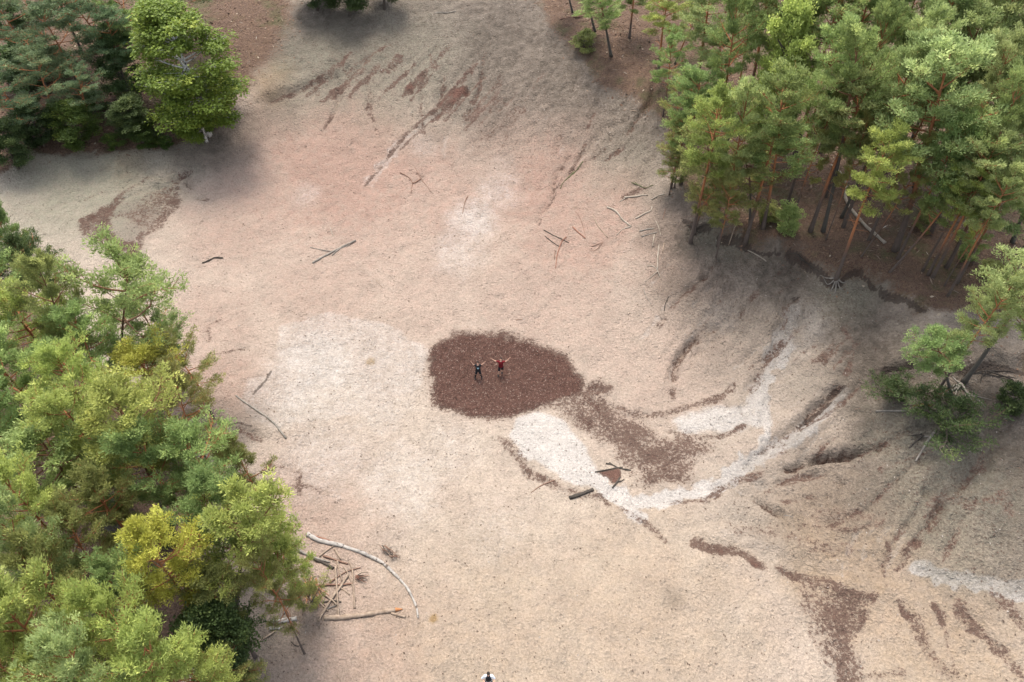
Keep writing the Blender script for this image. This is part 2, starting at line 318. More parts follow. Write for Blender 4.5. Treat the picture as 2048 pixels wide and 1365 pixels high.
for q in ((240,330,45,.7),(570,140,35,.9),(1024,1340,300,.3),(1300,1250,260,.3),(1900,1300,220,.4),(1700,1120,160,.45),(1850,1090,130,.35),(742,724,7,2.5),(867,1238,7,2.0),(1180,60,60,.4),(540,170,40,.6)):
    blob('ochre', *q)
M['rough'] = np.clip(rough, 0, 1)

def np_mesh(name, V, F, attrs=None, smooth=False):
    """V (n,3), F list of (m,k) integer arrays"""
    me = bpy.data.meshes.new(name)
    V = np.asarray(V, np.float32); me.vertices.add(len(V)); me.vertices.foreach_set('co', V.ravel())
    F = [np.asarray(f, np.int32) for f in F if len(f)]
    nl = sum(f.size for f in F); nf = sum(len(f) for f in F)
    me.loops.add(nl); me.polygons.add(nf)
    me.loops.foreach_set('vertex_index', np.concatenate([f.ravel() for f in F]))
    tot = np.concatenate([np.full(len(f), f.shape[1], np.int32) for f in F])
    st = np.concatenate([[0], np.cumsum(tot)[:-1]]).astype(np.int32)
    me.polygons.foreach_set('loop_start', st)
    me.polygons.foreach_set('loop_total', tot)
    if smooth: me.polygons.foreach_set('use_smooth', np.ones(nf, bool))
    me.update(calc_edges=True)
    for k, a in (attrs or {}).items():
        at_ = me.attributes.new(k, 'FLOAT', 'POINT'); at_.data.foreach_set('value', np.asarray(a, np.float32))
    return me
def link(name, me, parent=None, mat=None, loc=None):
    o = bpy.data.objects.new(name, me); COL.objects.link(o)
    if parent: o.parent = parent
    if mat and me: me.materials.append(mat)
    if loc is not None: o.location = loc
    return o
def tag(o, label=None, cat=None, group=None, kind=None):
    if label: o['label'] = label
    if cat: o['category'] = cat
    if group: o['group'] = group
    if kind: o['kind'] = kind
    return o
USED = set()
def empty(name, loc, label=None, cat=None, group=None):
    o = bpy.data.objects.new(name, None); COL.objects.link(o); o.location = loc; o.empty_display_size = .3
    return tag(o, label, cat, group)
# ------------------------------------------------------------------ materials
class NT:
    def __init__(s, name):
        s.m = bpy.data.materials.new(name); s.m.use_nodes = True; s.t = s.m.node_tree
        s.b = s.t.nodes['Principled BSDF']; s.out = s.t.nodes['Material Output']
        s.b.inputs['Roughness'].default_value = .9; s.b.inputs['Specular IOR Level'].default_value = .15
    def n(s, typ, **kw):
        n = s.t.nodes.new('ShaderNode' + typ)
        for k, v in kw.items():
            if k.startswith('_'): setattr(n, k[1:], v)
            else: n.inputs[k.replace('__', ' ')].default_value = v
        return n
    def l(s, a, b): s.t.links.new(a, b)
    def val(s, x, sock):
        if isinstance(x, (int, float, tuple)): sock.default_value = x
        else: s.l(x, sock)
    def math(s, op, a, b=0.0, c=0.0, clamp=False):
        n = s.n('Math', _operation=op, _use_clamp=clamp)
        s.val(a, n.inputs[0]); s.val(b, n.inputs[1]); s.val(c, n.inputs[2]); return n.outputs[0]
    def mix(s, f, a, b, mode='MIX'):
        n = s.n('Mix', _data_type='RGBA', _blend_type=mode)
        s.val(f, n.inputs['Factor']); 
        for x, k in ((a, 6), (b, 7)):
            if isinstance(x, tuple): n.inputs[k].default_value = (*x, 1) if len(x) == 3 else x
            else: s.l(x, n.inputs[k])
        return n.outputs[2]
    def noise(s, vec, scale, detail=3.0, rough=.55, dist=0.0):
        n = s.n('TexNoise', Scale=scale, Detail=detail, Roughness=rough, Distortion=dist); s.l(vec, n.inputs['Vector']); return n.outputs['Fac']
    def attr(s, name, typ='GEOMETRY'):
        return s.n('Attribute', _attribute_name=name, _attribute_type=typ).outputs['Fac']
    def ramp(s, f, a, b):
        n = s.n('MapRange', _interpolation_type='SMOOTHSTEP'); s.val(f, n.inputs[0])
        n.inputs[1].default_value = a; n.inputs[2].default_value = b; return n.outputs[0]

def ground_material():
    g = NT('sand_ground')
    pos = g.n('NewGeometry').outputs['Position']
    nA = g.noise(pos, .35, 5, .6); nB = g.noise(pos, 1.6, 5, .62); nC = g.noise(pos, 6.5, 4, .65, .3); nD = g.noise(pos, 13.0, 3, .6)
    nL = g.noise(pos, 4.6, 8, .76, .25)
    def soft(k):      # mask broken up by noise, still soft
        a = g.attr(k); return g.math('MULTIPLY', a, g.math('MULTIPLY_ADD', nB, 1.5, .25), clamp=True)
    def broken(k):
        a = g.attr(k); return g.ramp(g.math('ADD', a, g.math('MULTIPLY', g.math('SUBTRACT', g.math('MULTIPLY_ADD', nL, .6, g.math('MULTIPLY', nB, .4)), .5), g.math('MULTIPLY', g.ramp(a, 0, .4), 1.1))), .16, .80)
    c = g.mix(g.ramp(nA, .3, .7), (0.254, 0.211, 0.168), (0.245, 0.198, 0.158))
    c = g.mix(soft('pink'), c, (0.202, 0.133, 0.103))
    c = g.mix(soft('ochre'), c, (0.179, 0.120, 0.062))
    c = g.mix(broken('white'), c, (0.288, 0.262, 0.234))
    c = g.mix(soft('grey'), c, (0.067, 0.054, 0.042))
    c = g.mix(soft('moss'), c, (0.157, 0.145, 0.108))
    # sand mottling, with light and shade of the dimples painted into the value
    mott = g.math('MULTIPLY_ADD', g.ramp(nB, .25, .75), .16, .92)
    c = g.mix(1.0, c, g.n('CombineColor').outputs[0], 'MULTIPLY') if False else c
    hsv = g.n('HueSaturation'); g.l(c, hsv.inputs['Color'])
    g.l(g.math('MULTIPLY', g.math('MULTIPLY', mott, g.math('MULTIPLY_ADD', g.ramp(nC, .32, .68), .27, .865)), g.math('MULTIPLY_ADD', g.ramp(nD, .3, .7), .15, .925)), hsv.inputs['Value'])
    c = hsv.outputs[0]
    # dark crumbs of cone, bark and leaf, also painting shade into the dimples
    vor = g.n('TexVoronoi', Scale=3.0, Randomness=1.0); g.l(pos, vor.inputs['Vector'])
    crumb_shade = g.math('MULTIPLY', g.ramp(vor.outputs['Distance'], .13, .05), g.ramp(nC, .5, .62))
    c = g.mix(g.math('MULTIPLY', crumb_shade, .95), c, (.085, .055, .04))
    rg = g.math('MULTIPLY', g.attr('rough'), g.ramp(nL, .47, .58))
    c = g.mix(g.math('MULTIPLY', rg, .8), c, (.07, .055, .042))
    # litter with a ragged edge
    lt = g.attr('litter')
    br = g.math('ADD', g.math('MULTIPLY', g.math('SUBTRACT', nL, .5), 2.6), g.math('MULTIPLY', g.math('SUBTRACT', nD, .5), 1.0))
    c = g.mix(g.math('MULTIPLY', g.ramp(lt, .1, .8), .38), c, (.112, .078, .060))
    lf = g.ramp(g.math('ADD', lt, g.math('MULTIPLY', br, g.math('MULTIPLY', g.ramp(lt, 0.02, .35), g.math('MULTIPLY_ADD', g.ramp(lt, .7, 1.0), -.72, 1.0)))), .48, .60)
    litc = g.mix(g.ramp(nD, .3, .7), (.054, .024, .017), (.100, .048, .035))
    wash = g.mix(g.ramp(nD, .3, .7), (.050, .030, .022), (.090, .056, .042))
    litc = g.mix(g.ramp(nB, .4, .75), litc, (.058, .027, .018))
    litc = g.mix(g.ramp(lt, .78, .95), wash, litc)
    c = g.mix(g.math('MULTIPLY', lf, .90), c, litc)
    # forest floor: needles, old leaves, moss cushions
    ff = g.ramp(g.math('ADD', g.attr('floor'), g.math('MULTIPLY', g.math('SUBTRACT', nC, .5), .7)), .35, .65)
    fl = g.mix(g.ramp(nD, .3, .7), (.048, .029, .021), (.118, .075, .052))
    fl = g.mix(g.math('MULTIPLY', g.ramp(nL, .48, .62), .75), fl, (.13, .085, .052))
    fl = g.mix(g.math('MULTIPLY', g.ramp(nA, .5, .68), .75), fl, (.060, .058, .026))
    c = g.mix(ff, c, fl)
    bshade = g.ramp(g.math('ADD', g.attr('bank_shade'), g.math('MULTIPLY', g.math('SUBTRACT', nL, .5), 1.1)), .5, .72)
    c = g.mix(g.math('MULTIPLY', bshade, .72), c, (.034, .024, .019))  # undercut shade mixed into the ground colour
    g.l(c, g.b.inputs['Base Color'])
    hgt = g.math('ADD', g.math('MULTIPLY', g.math('ADD', nC, g.math('MULTIPLY', g.ramp(vor.outputs['Distance'], .0, .45),   .40)), .27), g.math('MULTIPLY', nD, .05))
    b = g.n('Bump', Strength=1.0, Distance=1.0); hgt = g.math('MULTIPLY', hgt, g.math('MULTIPLY_ADD', g.ramp(g.noise(pos, .5, 4, .6), .35, .68), .25, .60)); g.l(hgt, b.inputs['Height']); g.l(b.outputs[0], g.b.inputs['Normal'])
    return g.m

def foliage_material(name, c0, c1, c2, trans=.45):
    """c0..c1: spread between clumps, c2: paler young shoots, also tufts coloured as if lit"""
    g = NT(name)
    t = g.attr('tint'); rnd = g.n('ObjectInfo').outputs['Random']
    pos = g.n('NewGeometry').outputs['Position']
    c = g.mix(t, c0, c1); c = g.mix(g.math('MULTIPLY', g.ramp(t, .72, .95), .85), c, c2)
    h = g.n('HueSaturation'); g.l(c, h.inputs['Color'])
    g.l(g.math('MULTIPLY_ADD', rnd, .030, .484), h.inputs['Hue'])
    r2 = g.math('FRACT', g.math('MULTIPLY', rnd, 7.31)); g.l(g.math('MULTIPLY_ADD', r2, .34, .84), h.inputs['Value'])
    g.l(h.outputs[0], g.b.inputs['Base Color']); g.b.inputs['Roughness'].default_value = .6; g.b.inputs['Specular IOR Level'].default_value = .25
    tr = g.n('BsdfTranslucent'); g.l(h.outputs[0], tr.inputs['Color'])
    mx = g.n('MixShader'); mx.inputs[0].default_value = trans
    g.l(g.b.outputs[0], mx.inputs[1]); g.l(tr.outputs[0], mx.inputs[2]); g.l(mx.outputs[0], g.out.inputs['Surface'])
    return g.m
FOL = {
 'fresh': foliage_material('needles_fresh', (.215, .27, .10), (.35, .415, .155), (.47, .52, .20)),
 'lime':  foliage_material('needles_lime', (.23, .275, .072), (.375, .425, .11), (.48, .52, .14)),
 'olive': foliage_material('needles_olive', (.160, .170, .055), (.255, .265, .082), (.35, .35, .11)),
 'yellow': foliage_material('needles_yellow', (.28, .265, .050), (.43, .405, .078), (.50, .47, .10)),
 'green': foliage_material('needles_green', (.150, .205, .068), (.26, .335, .105), (.37, .44, .145)),
 'dark':  foliage_material('needles_dark', (.042, .066, .022), (.080, .115, .036), (.13, .165, .050)),
 'blue':  foliage_material('needles_bluish', (.085, .125, .058), (.155, .215, .098), (.23, .285, .13)),
 'birch': foliage_material('birch_leaves', (.070, .108, .014), (.140, .19, .026), (.25, .29, .05), .4),
 'oak':   foliage_material('oak_leaves', (.036, .064, .012), (.078, .12, .020), (.13, .17, .030), .35),
}
def bark_material(name, low, high, h0, h1, mark=None):
    g = NT(name)
    tc = g.n('TexCoord').outputs['Object']; sep = g.n('SeparateXYZ'); g.l(tc, sep.inputs[0])
    mp = g.n('Mapping'); g.l(tc, mp.inputs[0]); mp.inputs['Scale'].default_value = (6, 6, 1.6)
    nz = g.noise(mp.outputs[0], 1.8, 4, .65)
    f = g.ramp(g.math('ADD', sep.outputs[2], g.math('MULTIPLY', g.math('SUBTRACT', nz, .5), 4.0)), h0, h1)
    c = g.mix(f, low, high)
    c = g.mix(g.math('MULTIPLY', g.ramp(nz, .45, .7), .5), c, (.04, .032, .028))
    if mark: c = g.mix(g.ramp(g.noise(tc, 3.5, 3, .6), .55, .62), c, mark)
    g.l(c, g.b.inputs['Base Color'])
    b = g.n('Bump', Strength=.6, Distance=.04); g.l(nz, b.inputs['Height']); g.l(b.outputs[0], g.b.inputs['Normal'])
    return g.m
BARK = {'pine': bark_material('pine_bark', (.075, .058, .048), (.27, .11, .048), 3.0, 7.0),
        'dark': bark_material('dark_bark', (.060, .055, .046), (.17, .085, .045), 6, 11),
        'birch': bark_material('birch_bark', (.42, .39, .35), (.50, .48, .44), 2, 10, (.06, .05, .045)),
        'oak': bark_material('oak_bark', (.075, .062, .050), (.10, .085, .065), 2, 10)}
def wood_material(name, a, b, mark=None, mscale=9.0):
    g = NT(name)
    tc = g.n('TexCoord').outputs['Object']; nz = g.noise(tc, 5.0, 4, .65); n2 = g.noise(tc, 1.1, 3, .6)
    a = tuple(x * .72 for x in a); b = tuple(x * .72 for x in b)
    c = g.mix(g.ramp(nz, .3, .7), a, b); c = g.mix(g.math('MULTIPLY', g.ramp(n2, .5, .7), .5), c, tuple(x * .55 for x in a))
    if mark: c = g.mix(g.ramp(g.noise(tc, mscale, 2, .5), .6, .66), c, mark)
    g.l(c, g.b.inputs['Base Color'])
    bp = g.n('Bump', Strength=.5, Distance=.03); g.l(nz, bp.inputs['Height']); g.l(bp.outputs[0], g.b.inputs['Normal'])
    return g.m
WOOD = {'pale': wood_material('bleached_wood', (.24, .20, .155), (.36, .31, .25)),
        'birch': wood_material('birch_log_bark', (.27, .245, .215), (.38, .35, .315), (.07, .055, .045), 3.2),
        'tan': wood_material('tan_wood', (.20, .145, .105), (.33, .255, .19)),
        'brown': wood_material('brown_wood', (.15, .085, .06), (.23, .14, .10)),
        'grey': wood_material('weathered_wood', (.16, .14, .12), (.27, .24, .20)),
        'dark': wood_material('dark_wet_wood', (.035, .03, .026), (.085, .07, .055)),
        'red': wood_material('reddish_wood', (.20, .09, .06), (.30, .15, .10)),
        'orange': wood_material('fresh_broken_wood', (.36, .15, .06), (.46, .22, .10)),
        'moss': wood_material('mossy_wood', (.07, .075, .035), (.14, .13, .07))}

# ------------------------------------------------------------------ the ground sheet
jj, ii = np.meshgrid(np.arange(NY - 1), np.arange(NX - 1), indexing='ij')
q0 = (jj * NX + ii).ravel()
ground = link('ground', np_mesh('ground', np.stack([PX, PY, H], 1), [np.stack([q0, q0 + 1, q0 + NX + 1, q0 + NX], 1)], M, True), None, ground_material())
tag(ground, 'pale trodden sand hollow ringed by brown needle covered forest floor', None, None, 'structure')

# ------------------------------------------------------------------ tubes
def tube_arrays(P, rad, sides=6, off=0, ang=0.0, cap=True):
    P = np.asarray(P, float); n = len(P); rad = np.asarray(rad, float)
    T = np.gradient(P, axis=0); T /= np.linalg.norm(T, axis=1)[:, None] + 1e-9
    ref = np.array([0, 0, 1.0]) if abs(T[:, 2]).mean() < .8 else np.array([1.0, 0, 0])
    U = np.cross(T, ref); U /= np.linalg.norm(U, axis=1)[:, None] + 1e-9
    W_ = np.cross(T, U)
    a = ang + np.arange(sides) * 2 * np.pi / sides
    V = P[:, None] + rad[:, None, None] * (np.cos(a)[None, :, None] * U[:, None] + np.sin(a)[None, :, None] * W_[:, None])
    V = V.reshape(-1, 3); q = []
    for i in range(n - 1):
        for k in range(sides):
            k2 = (k + 1) % sides
            q.append((off + i * sides + k, off + i * sides + k2, off + (i + 1) * sides + k2, off + (i + 1) * sides + k))
    t = []
    if cap:
        V = np.vstack([V, P[:1], P[-1:]]); c0 = off + n * sides
        for k in range(sides):
            k2 = (k + 1) % sides
            t.append((c0, off + k2, off + k)); t.append((c0 + 1, off + (n - 1) * sides + k, off + (n - 1) * sides + k2))
    return V, q, t
class Tubes:
    def __init__(s): s.V = []; s.q = []; s.t = []; s.n = 0
    def add(s, P, rad, sides=6, cap=True):
        V, q, t = tube_arrays(P, rad, sides, s.n, 0, cap); s.V.append(V); s.q += q; s.t += t; s.n += len(V)
    def mesh(s, name, smooth=True): return np_mesh(name, np.vstack(s.V), [s.q, s.t], None, smooth)
def spline(P, k=4):
    P = np.asarray(P, float)
    if len(P) < 3 or k < 2: 
        return np.array([P[0] + (P[-1] - P[0]) * t for t in np.linspace(0, 1, 4)]) if len(P) == 2 else P
    out = []
    E = np.vstack([2 * P[0] - P[1], P, 2 * P[-1] - P[-2]])
    for i in range(1, len(E) - 2):
        for t in np.arange(k) / k:
            a, b, c, d = E[i - 1], E[i], E[i + 1], E[i + 2]
            out.append(.5 * (2 * b + (c - a) * t + (2 * a - 5 * b + 4 * c - d) * t * t + (3 * b - a - 3 * c + d) * t ** 3))
    out.append(P[-1]); return np.array(out)
def unit(v): return v / (np.linalg.norm(v, axis=-1, keepdims=True) + 1e-9)

# ------------------------------------------------------------------ tree kinds (built once, instanced with copies)
def blades(rg, C, A, rad, n, L, Wd, flat=.6, spread=.9, up=.35, droop=0.0, diamond=False):
    """n leaf blades round each clump centre C (m,3) with axis A; returns V, faces, clump index"""
    m = len(C); c = np.repeat(C, n, 0); a = np.repeat(A, n, 0); r = np.repeat(rad, n)[:, None]
    o = unit(rg.normal(size=(m * n, 3))) * (rg.random((m * n, 1)) ** .5); o[:, 2] *= flat
    d = unit(a * .8 + unit(rg.normal(size=(m * n, 3))) * spread + o * .8 + np.array([0, 0, up - droop]))
    b = c + o * r
    ln = L * (.6 + .7 * rg.random((m * n, 1))); s = unit(np.cross(d, rg.normal(size=(m * n, 3)) * .55 + np.array([0, 0, .8]))) * Wd * (.7 + .6 * rg.random((m * n, 1)))
    if diamond:
        mid = b + d * ln * .5
        V = np.stack([b, mid + s, b + d * ln, mid - s], 1).reshape(-1, 3); k = np.arange(m * n) * 4
        F = np.stack([k, k + 1, k + 2, k + 3], 1)
        return V, F, np.repeat(np.arange(m), n * 4)
    V = np.stack([b - s, b + s, b + d * ln], 1).reshape(-1, 3); k = np.arange(m * n) * 3
    return V, np.stack([k, k + 1, k + 2], 1), np.repeat(np.arange(m), n * 3)

TREES = {}
def build_tree(key, seed, Ht=15.0, Rc=2.7, c0=.5, limbs=26, prof='umbrella', sub=5, tuft=.42, nb=34, L=.24, Wd=.030, leafy='needle', bend=.5, tr=.17, gap=.12, dead=8):
    rg = np.random.default_rng(seed)
    zz = np.linspace(0, 1, 11); ph = rg.random() * 6.28
    tx = bend * (np.sin(zz * 2.2 + ph) - math.sin(ph)) * zz * .7; ty = bend * (np.cos(zz * 2.6 + ph * 2) - math.cos(ph * 2)) * zz * .7
    TP = np.stack([tx, ty, zz * Ht], 1); TP[0, 2] = -.35
    def trunk_at(t): return np.array([np.interp(t, zz, TP[:, 0]), np.interp(t, zz, TP[:, 1]), t * Ht])
    T = Tubes(); rr = tr * (1 - zz * .82); rr[0] *= 1.35
    T.add(spline(TP, 2), np.interp(np.linspace(0, 1, 21), zz, rr), 8)
    C = []; A = []; RD = []
    hole = rg.random(3) * 6.28
    for i in range(limbs):
        u = (i + rg.random() * .8) / limbs; t = c0 + (.985 - c0) * u
        if prof == 'umbrella': k = (.42 + .58 * math.sin(min(1, u * 1.55 + .12) * math.pi * .5)) * (1 - max(0, u - .6) * 1.45)
        elif prof == 'cone': k = 1.05 - .85 * u
        elif prof == 'oval': k = math.sin(math.pi * (.12 + .80 * u)) ** .7
        else: k = .55 + .45 * math.sin(math.pi * (u * .9 + .1))
        az = i * 2.399 + rg.normal() * .5
        ln = Rc * k * (.72 + .45 * rg.random())
        if rg.random() < gap: ln *= .5
        el = R(-5 + 62 * u ** 1.3 + rg.normal() * 9) if prof != 'oval' else R(10 + 55 * u + rg.normal() * 8)
        b0 = trunk_at(t); d = np.array([math.cos(az) * math.cos(el), math.sin(az) * math.cos(el), math.sin(el)])
        side = np.array([-math.sin(az), math.cos(az), 0])
        bow = rg.normal() * .22
        s = np.linspace(0, 1, 5)
        LP = b0 + np.outer(s, d) * ln + np.outer(s ** 2, np.array([0, 0, .22 if leafy == 'needle' else -.12])) * ln + np.outer(np.sin(s * 3), side) * bow * ln * .5
        r0 = max(.02, .045 * ln / 2.2)
        T.add(LP, r0 * (1.1 - s * .85), 5, False)
        for j in range(sub):
            f = .38 + .62 * (j + rg.random() * .7) / sub; f = min(f, 1)
            p0 = np.array([np.interp(f, s, LP[:, q]) for q in range(3)])
            sg = 1 if j % 2 else -1
            dd = unit(d * .75 + side * sg * (.35 + .6 * rg.random()) + np.array([0, 0, .1 + .35 * rg.random()]))
            l2 = ln * .42 * (1.15 - f * .5) * (.6 + .7 * rg.random())
            p1 = p0 + dd * l2
            T.add(np.array([p0, (p0 + p1) / 2 + rg.normal(size=3) * .04, p1]), [r0 * .45, r0 * .3, r0 * .15], 3, False)
            for q, ff in enumerate((.55, 1.0)):
                c = p0 + dd * l2 * ff + rg.normal(size=3) * .10
                C.append(c); A.append(unit(dd * .7 + np.array([0, 0, .6]))); RD.append(tuft * (.7 + .6 * rg.random()))
    top = trunk_at(1.0)
    for q in range(5): C.append(top + rg.normal(size=3) * np.array([.25, .25, .3])); A.append(np.array([0, 0, 1.0])); RD.append(tuft * .8)
    for i in range(dead):          # bare dead limbs below the crown
        t = c0 * (.55 + .45 * rg.random()); az = rg.random() * 6.28; ln = .6 + 1.3 * rg.random()
        d = np.array([math.cos(az), math.sin(az), .05 + .3 * rg.normal() * .4]); b0 = trunk_at(t)
        T.add(np.array([b0, b0 + d * ln * .5 + [0, 0, .05], b0 + d * ln]), [.028, .02, .008], 4, False)
    C = np.array(C); A = np.array(A); RD = np.array(RD)
    if leafy == 'needle': V, F, ci = blades(rg, C, A, RD, nb, L, Wd)
    elif leafy == 'birch': V, F, ci = blades(rg, C, A * .3, RD, nb, L, Wd, 1.0, .8, 0, .9, True)
    else: V, F, ci = blades(rg, C, A, RD, nb, L, Wd, .75, 1.2, .1, 0, True)
    tint = np.clip(rg.normal(.45, .27, len(C)), 0, 1)[ci] + rg.normal(0, .08, len(V)); tint = np.clip(tint, 0, 1)  # wide tint spread stands in for lit and shaded tufts
    cz = float(np.median(C[:, 2]))
    TREES[key] = (T.mesh(key + '_trunk'), np_mesh(key + '_crown', V, [F], {'tint': tint}), Ht, float(np.percentile(np.hypot(C[:, 0] - top[0] * .6, C[:, 1] - top[1] * .6), 93)) + .2, cz, (float(np.median(C[:, 0])), float(np.median(C[:, 1]))))
for k in range(6): build_tree('pine%d' % k, 100 + k, 15 + k % 3, 2.7, .50 + .05 * (k % 3), 28, 'umbrella', 8, .38, 40, .20, .040, tr=.18, gap=.2)
for k in range(3): build_tree('cone%d' % k, 200 + k, 13, 2.3, .34, 38, 'cone', 7, .36, 42, .20, .040, bend=.2, tr=.12)
for k in range(4): build_tree('open%d' % k, 300 + k, 14, 2.9, .42, 24, 'open', 8, .36, 36, .20, .040, bend=.9, gap=.3, dead=12, tr=.12)
for k in range(2): build_tree('sprawl%d' % k, 700 + k, 2.6, 3.0, .12, 16, 'oval', 8, .36, 24, .20, .04, bend=.2, gap=.35, dead=0, tr=.07)
for k in range(2): build_tree('birch%d' % k, 400 + k, 13, 3.3, .12, 46, 'oval', 7, .46, 54, .20, .060, 'birch', .5, .15, .25, 0)
for k in range(3): build_tree('oak%d' % k, 500 + k, 9, 2.7, .16, 38, 'oval', 6, .50, 52, .19, .065, 'oak', .4, .16, .15, 0)
for k in range(2): build_tree('shrub%d' % k, 600 + k, 2.4, 1.2, .05, 18, 'oval', 4, .24, 40, .13, .045, 'oak', .2, .04, .15, 0)

def place_tree(name, key, color, bark, base, Hc, wr, lean, label, cat, group, rot=None):
    tm, cm, Ht, rc, cz, off = TREES[key]
    sz = Hc / cz; sx = 1.17 * wr / rc
    sx = min(max(sx, sz * .55), sz * 1.75)
    z = float(gz(base[0], base[1]))
    root = empty(name, (base[0], base[1], z), label, cat, group)
    root.rotation_euler = (lean[1], lean[0], 0)
    a = rot if rot is not None else random.random() * 6.28
    t = link('trunk', tm, root); c = link('crown', cm, root)
    for o, m_ in ((t, BARK[bark]), (c, FOL[color])):
        if not o.data.materials: o.data.materials.append(m_)
        o.material_slots[0].link = 'OBJECT'; o.material_slots[0].material = m_
        o.rotation_euler = (0, 0, a); o.scale = (sx, sx, sz)
    return root
CNT = {}
def pick(fam):
    n = sum(1 for k in TREES if k.startswith(fam)); CNT[fam] = CNT.get(fam, -1) + 1
    return fam + str(CNT[fam] % n)
NAMES = {'pine': 'pine_tree', 'cone': 'young_pine_tree', 'open': 'pine_tree', 'birch': 'birch_tree', 'oak': 'oak_tree', 'shrub': 'shrub', 'sprawl': 'pine_sapling'}
def tree_c(cx, cy, wpx, fam, color, Hc, label, group, bark=None, cat=None):
    """a tree known by its crown centre in the photo and the height of that centre above the ground"""
    p = at(cx, cy, Hc); wr = wpx * .5 * mpp(p)
    place_tree(NAMES[fam], pick(fam), color, bark or {'birch': 'birch', 'oak': 'oak', 'shrub': 'oak'}.get(fam, 'pine'), p, Hc, wr, (0, 0), label, cat or ('shrub' if fam == 'shrub' else 'tree'), group)
def tree_b(bx, by, cx, cy, wpx, fam, color, label, group, bark='pine'):
    """a tree whose trunk foot shows: foot and crown centre in the photo fix its height and lean"""
    b = at(bx, by); best = None
    for hh in np.arange(2.0, 22, .1):
        _, v = project(b[0], b[1], b[2] + hh)
        if best is None or abs(v - cy) < best[0]: best = (abs(v - cy), hh)
    hh = best[1]; p = np.array([b[0], b[1], b[2] + hh]); u, _ = project(*p)
    dx = (cx - u) * mpp(p); lean = max(-.55, min(.55, math.atan2(dx, hh)))
    return place_tree(NAMES[fam], pick(fam), color, bark, b, hh, wpx * .5 * mpp(p), (lean, 0), label, 'tree', group)
# ------------------------------------------------------------------ trees
GUR, GUL, GL, GR = 'pines of the forest above the hollow on the right', 'trees of the shady wood at the upper left', 'trees crowding the left bank', 'trees on the eroded right bank'
# trees whose foot is in view: foot x, foot y, crown x, crown y, crown width
for a in (
 (1788,505,1902,205,185,'pine','fresh','big pine with long straight red trunk and broad pale crown behind the bank',GUR),
 (1618,470,1703,235,125,'pine','fresh','pine with crooked reddish trunk and round flat crown above the bank',GUR),
 (1673,557,1762,322,105,'pine','lime','yellowish small crowned pine with black trunk rooted on the very lip of the bank',GUR),
 (1645,466,1722,165,125,'pine','green','dark straight trunked pine standing just right of the crooked red one',GUR,'dark'),
 (1523,468,1558,290,120,'pine','green','pine with orange upper trunk at the left end of the bank',GUR),
 (1497,462,1497,345,110,'open','olive','sparse thin pine with drooping dull branches left of the orange trunk',GUR,'dark'),
 (1437,432,1432,300,115,'open','olive','loose grey green pine leaning over the sand at the forest corner',GUR,'dark'),
 (1683,436,1775,240,90,'pine','green','slim dark pine half hidden behind the yellowish lip pine',GUR,'dark'),
 (1830,375,1930,120,140,'pine','fresh','pine with thick black trunk rising behind the long red one',GUR,'dark'),
 (1778,398,1838,170,120,'pine','fresh','black trunked pine in the middle of the stand with a dense crown',GUR,'dark'),
 (1775,555,1945,365,105,'open','green','thin leaning pine crossing in front of the pale sand gully',GUR),
 (1718,524,1835,355,60,'open','olive','thin bent pine with hardly any crown between lip and gully',GUR),
 (2025,484,2085,330,120,'pine','green','pine with dark trunk at the right edge above the mossy floor',GUR,'dark'),
 (1990,578,2120,400,150,'pine','fresh','pine with dark foot behind the right bank leaning out of frame',GUR,'dark'),
 (1932,758,2075,575,150,'pine','fresh','strongly leaning pine on the right bank with bare exposed roots',GR,'dark'),
 (1908,795,1842,682,215,'pine','green','spreading green pine on the right bank leaning out over the sand slope',GR,'dark'),
 (1222,112,1200,0,110,'pine','green','lone pine with mossy curved trunk at the top of the sand slope',GUR,'dark'),
 (1190,62,1160,-50,90,'pine','green','dark pine just behind the lone curved one at the top edge',GUR,'dark'),
 (1145,26,1120,-75,90,'pine','dark','straight dark pine where sand and forest meet at the top',GUR,'dark'),
 (1440,195,1437,85,110,'pine','fresh','pine with bright red stem near the inner corner of the wood',GUR),
 (1350,128,1382,45,130,'pine','fresh','pale pine at the sand side of the upper wood',GUR),
 (425,1200,405,1010,120,'pine','green','pine with brown trunk and stubs showing beside the yellow pine',GL,'dark'),
 (474,1240,470,1050,170,'pine','lime','pale green pine with thin mossy trunk reaching over the sand',GL,'dark'),
 (270,1110,95,930,190,'pine','green','big pine with thick trunk leaning left across the dark gap',GL,'dark'),
 (340,1075,262,850,170,'pine','lime','thick trunked pine behind the brown gap in the left wood',GL,'dark'),
 (240,800,240,585,195,'open','green','tall free standing pine with open crown and dark bare trunk on the left bank',GL,'dark'),
 (195,815,112,578,110,'pine','olive','slender yellowish pine left of the tall open one',GL,'dark')): tree_b(*a)

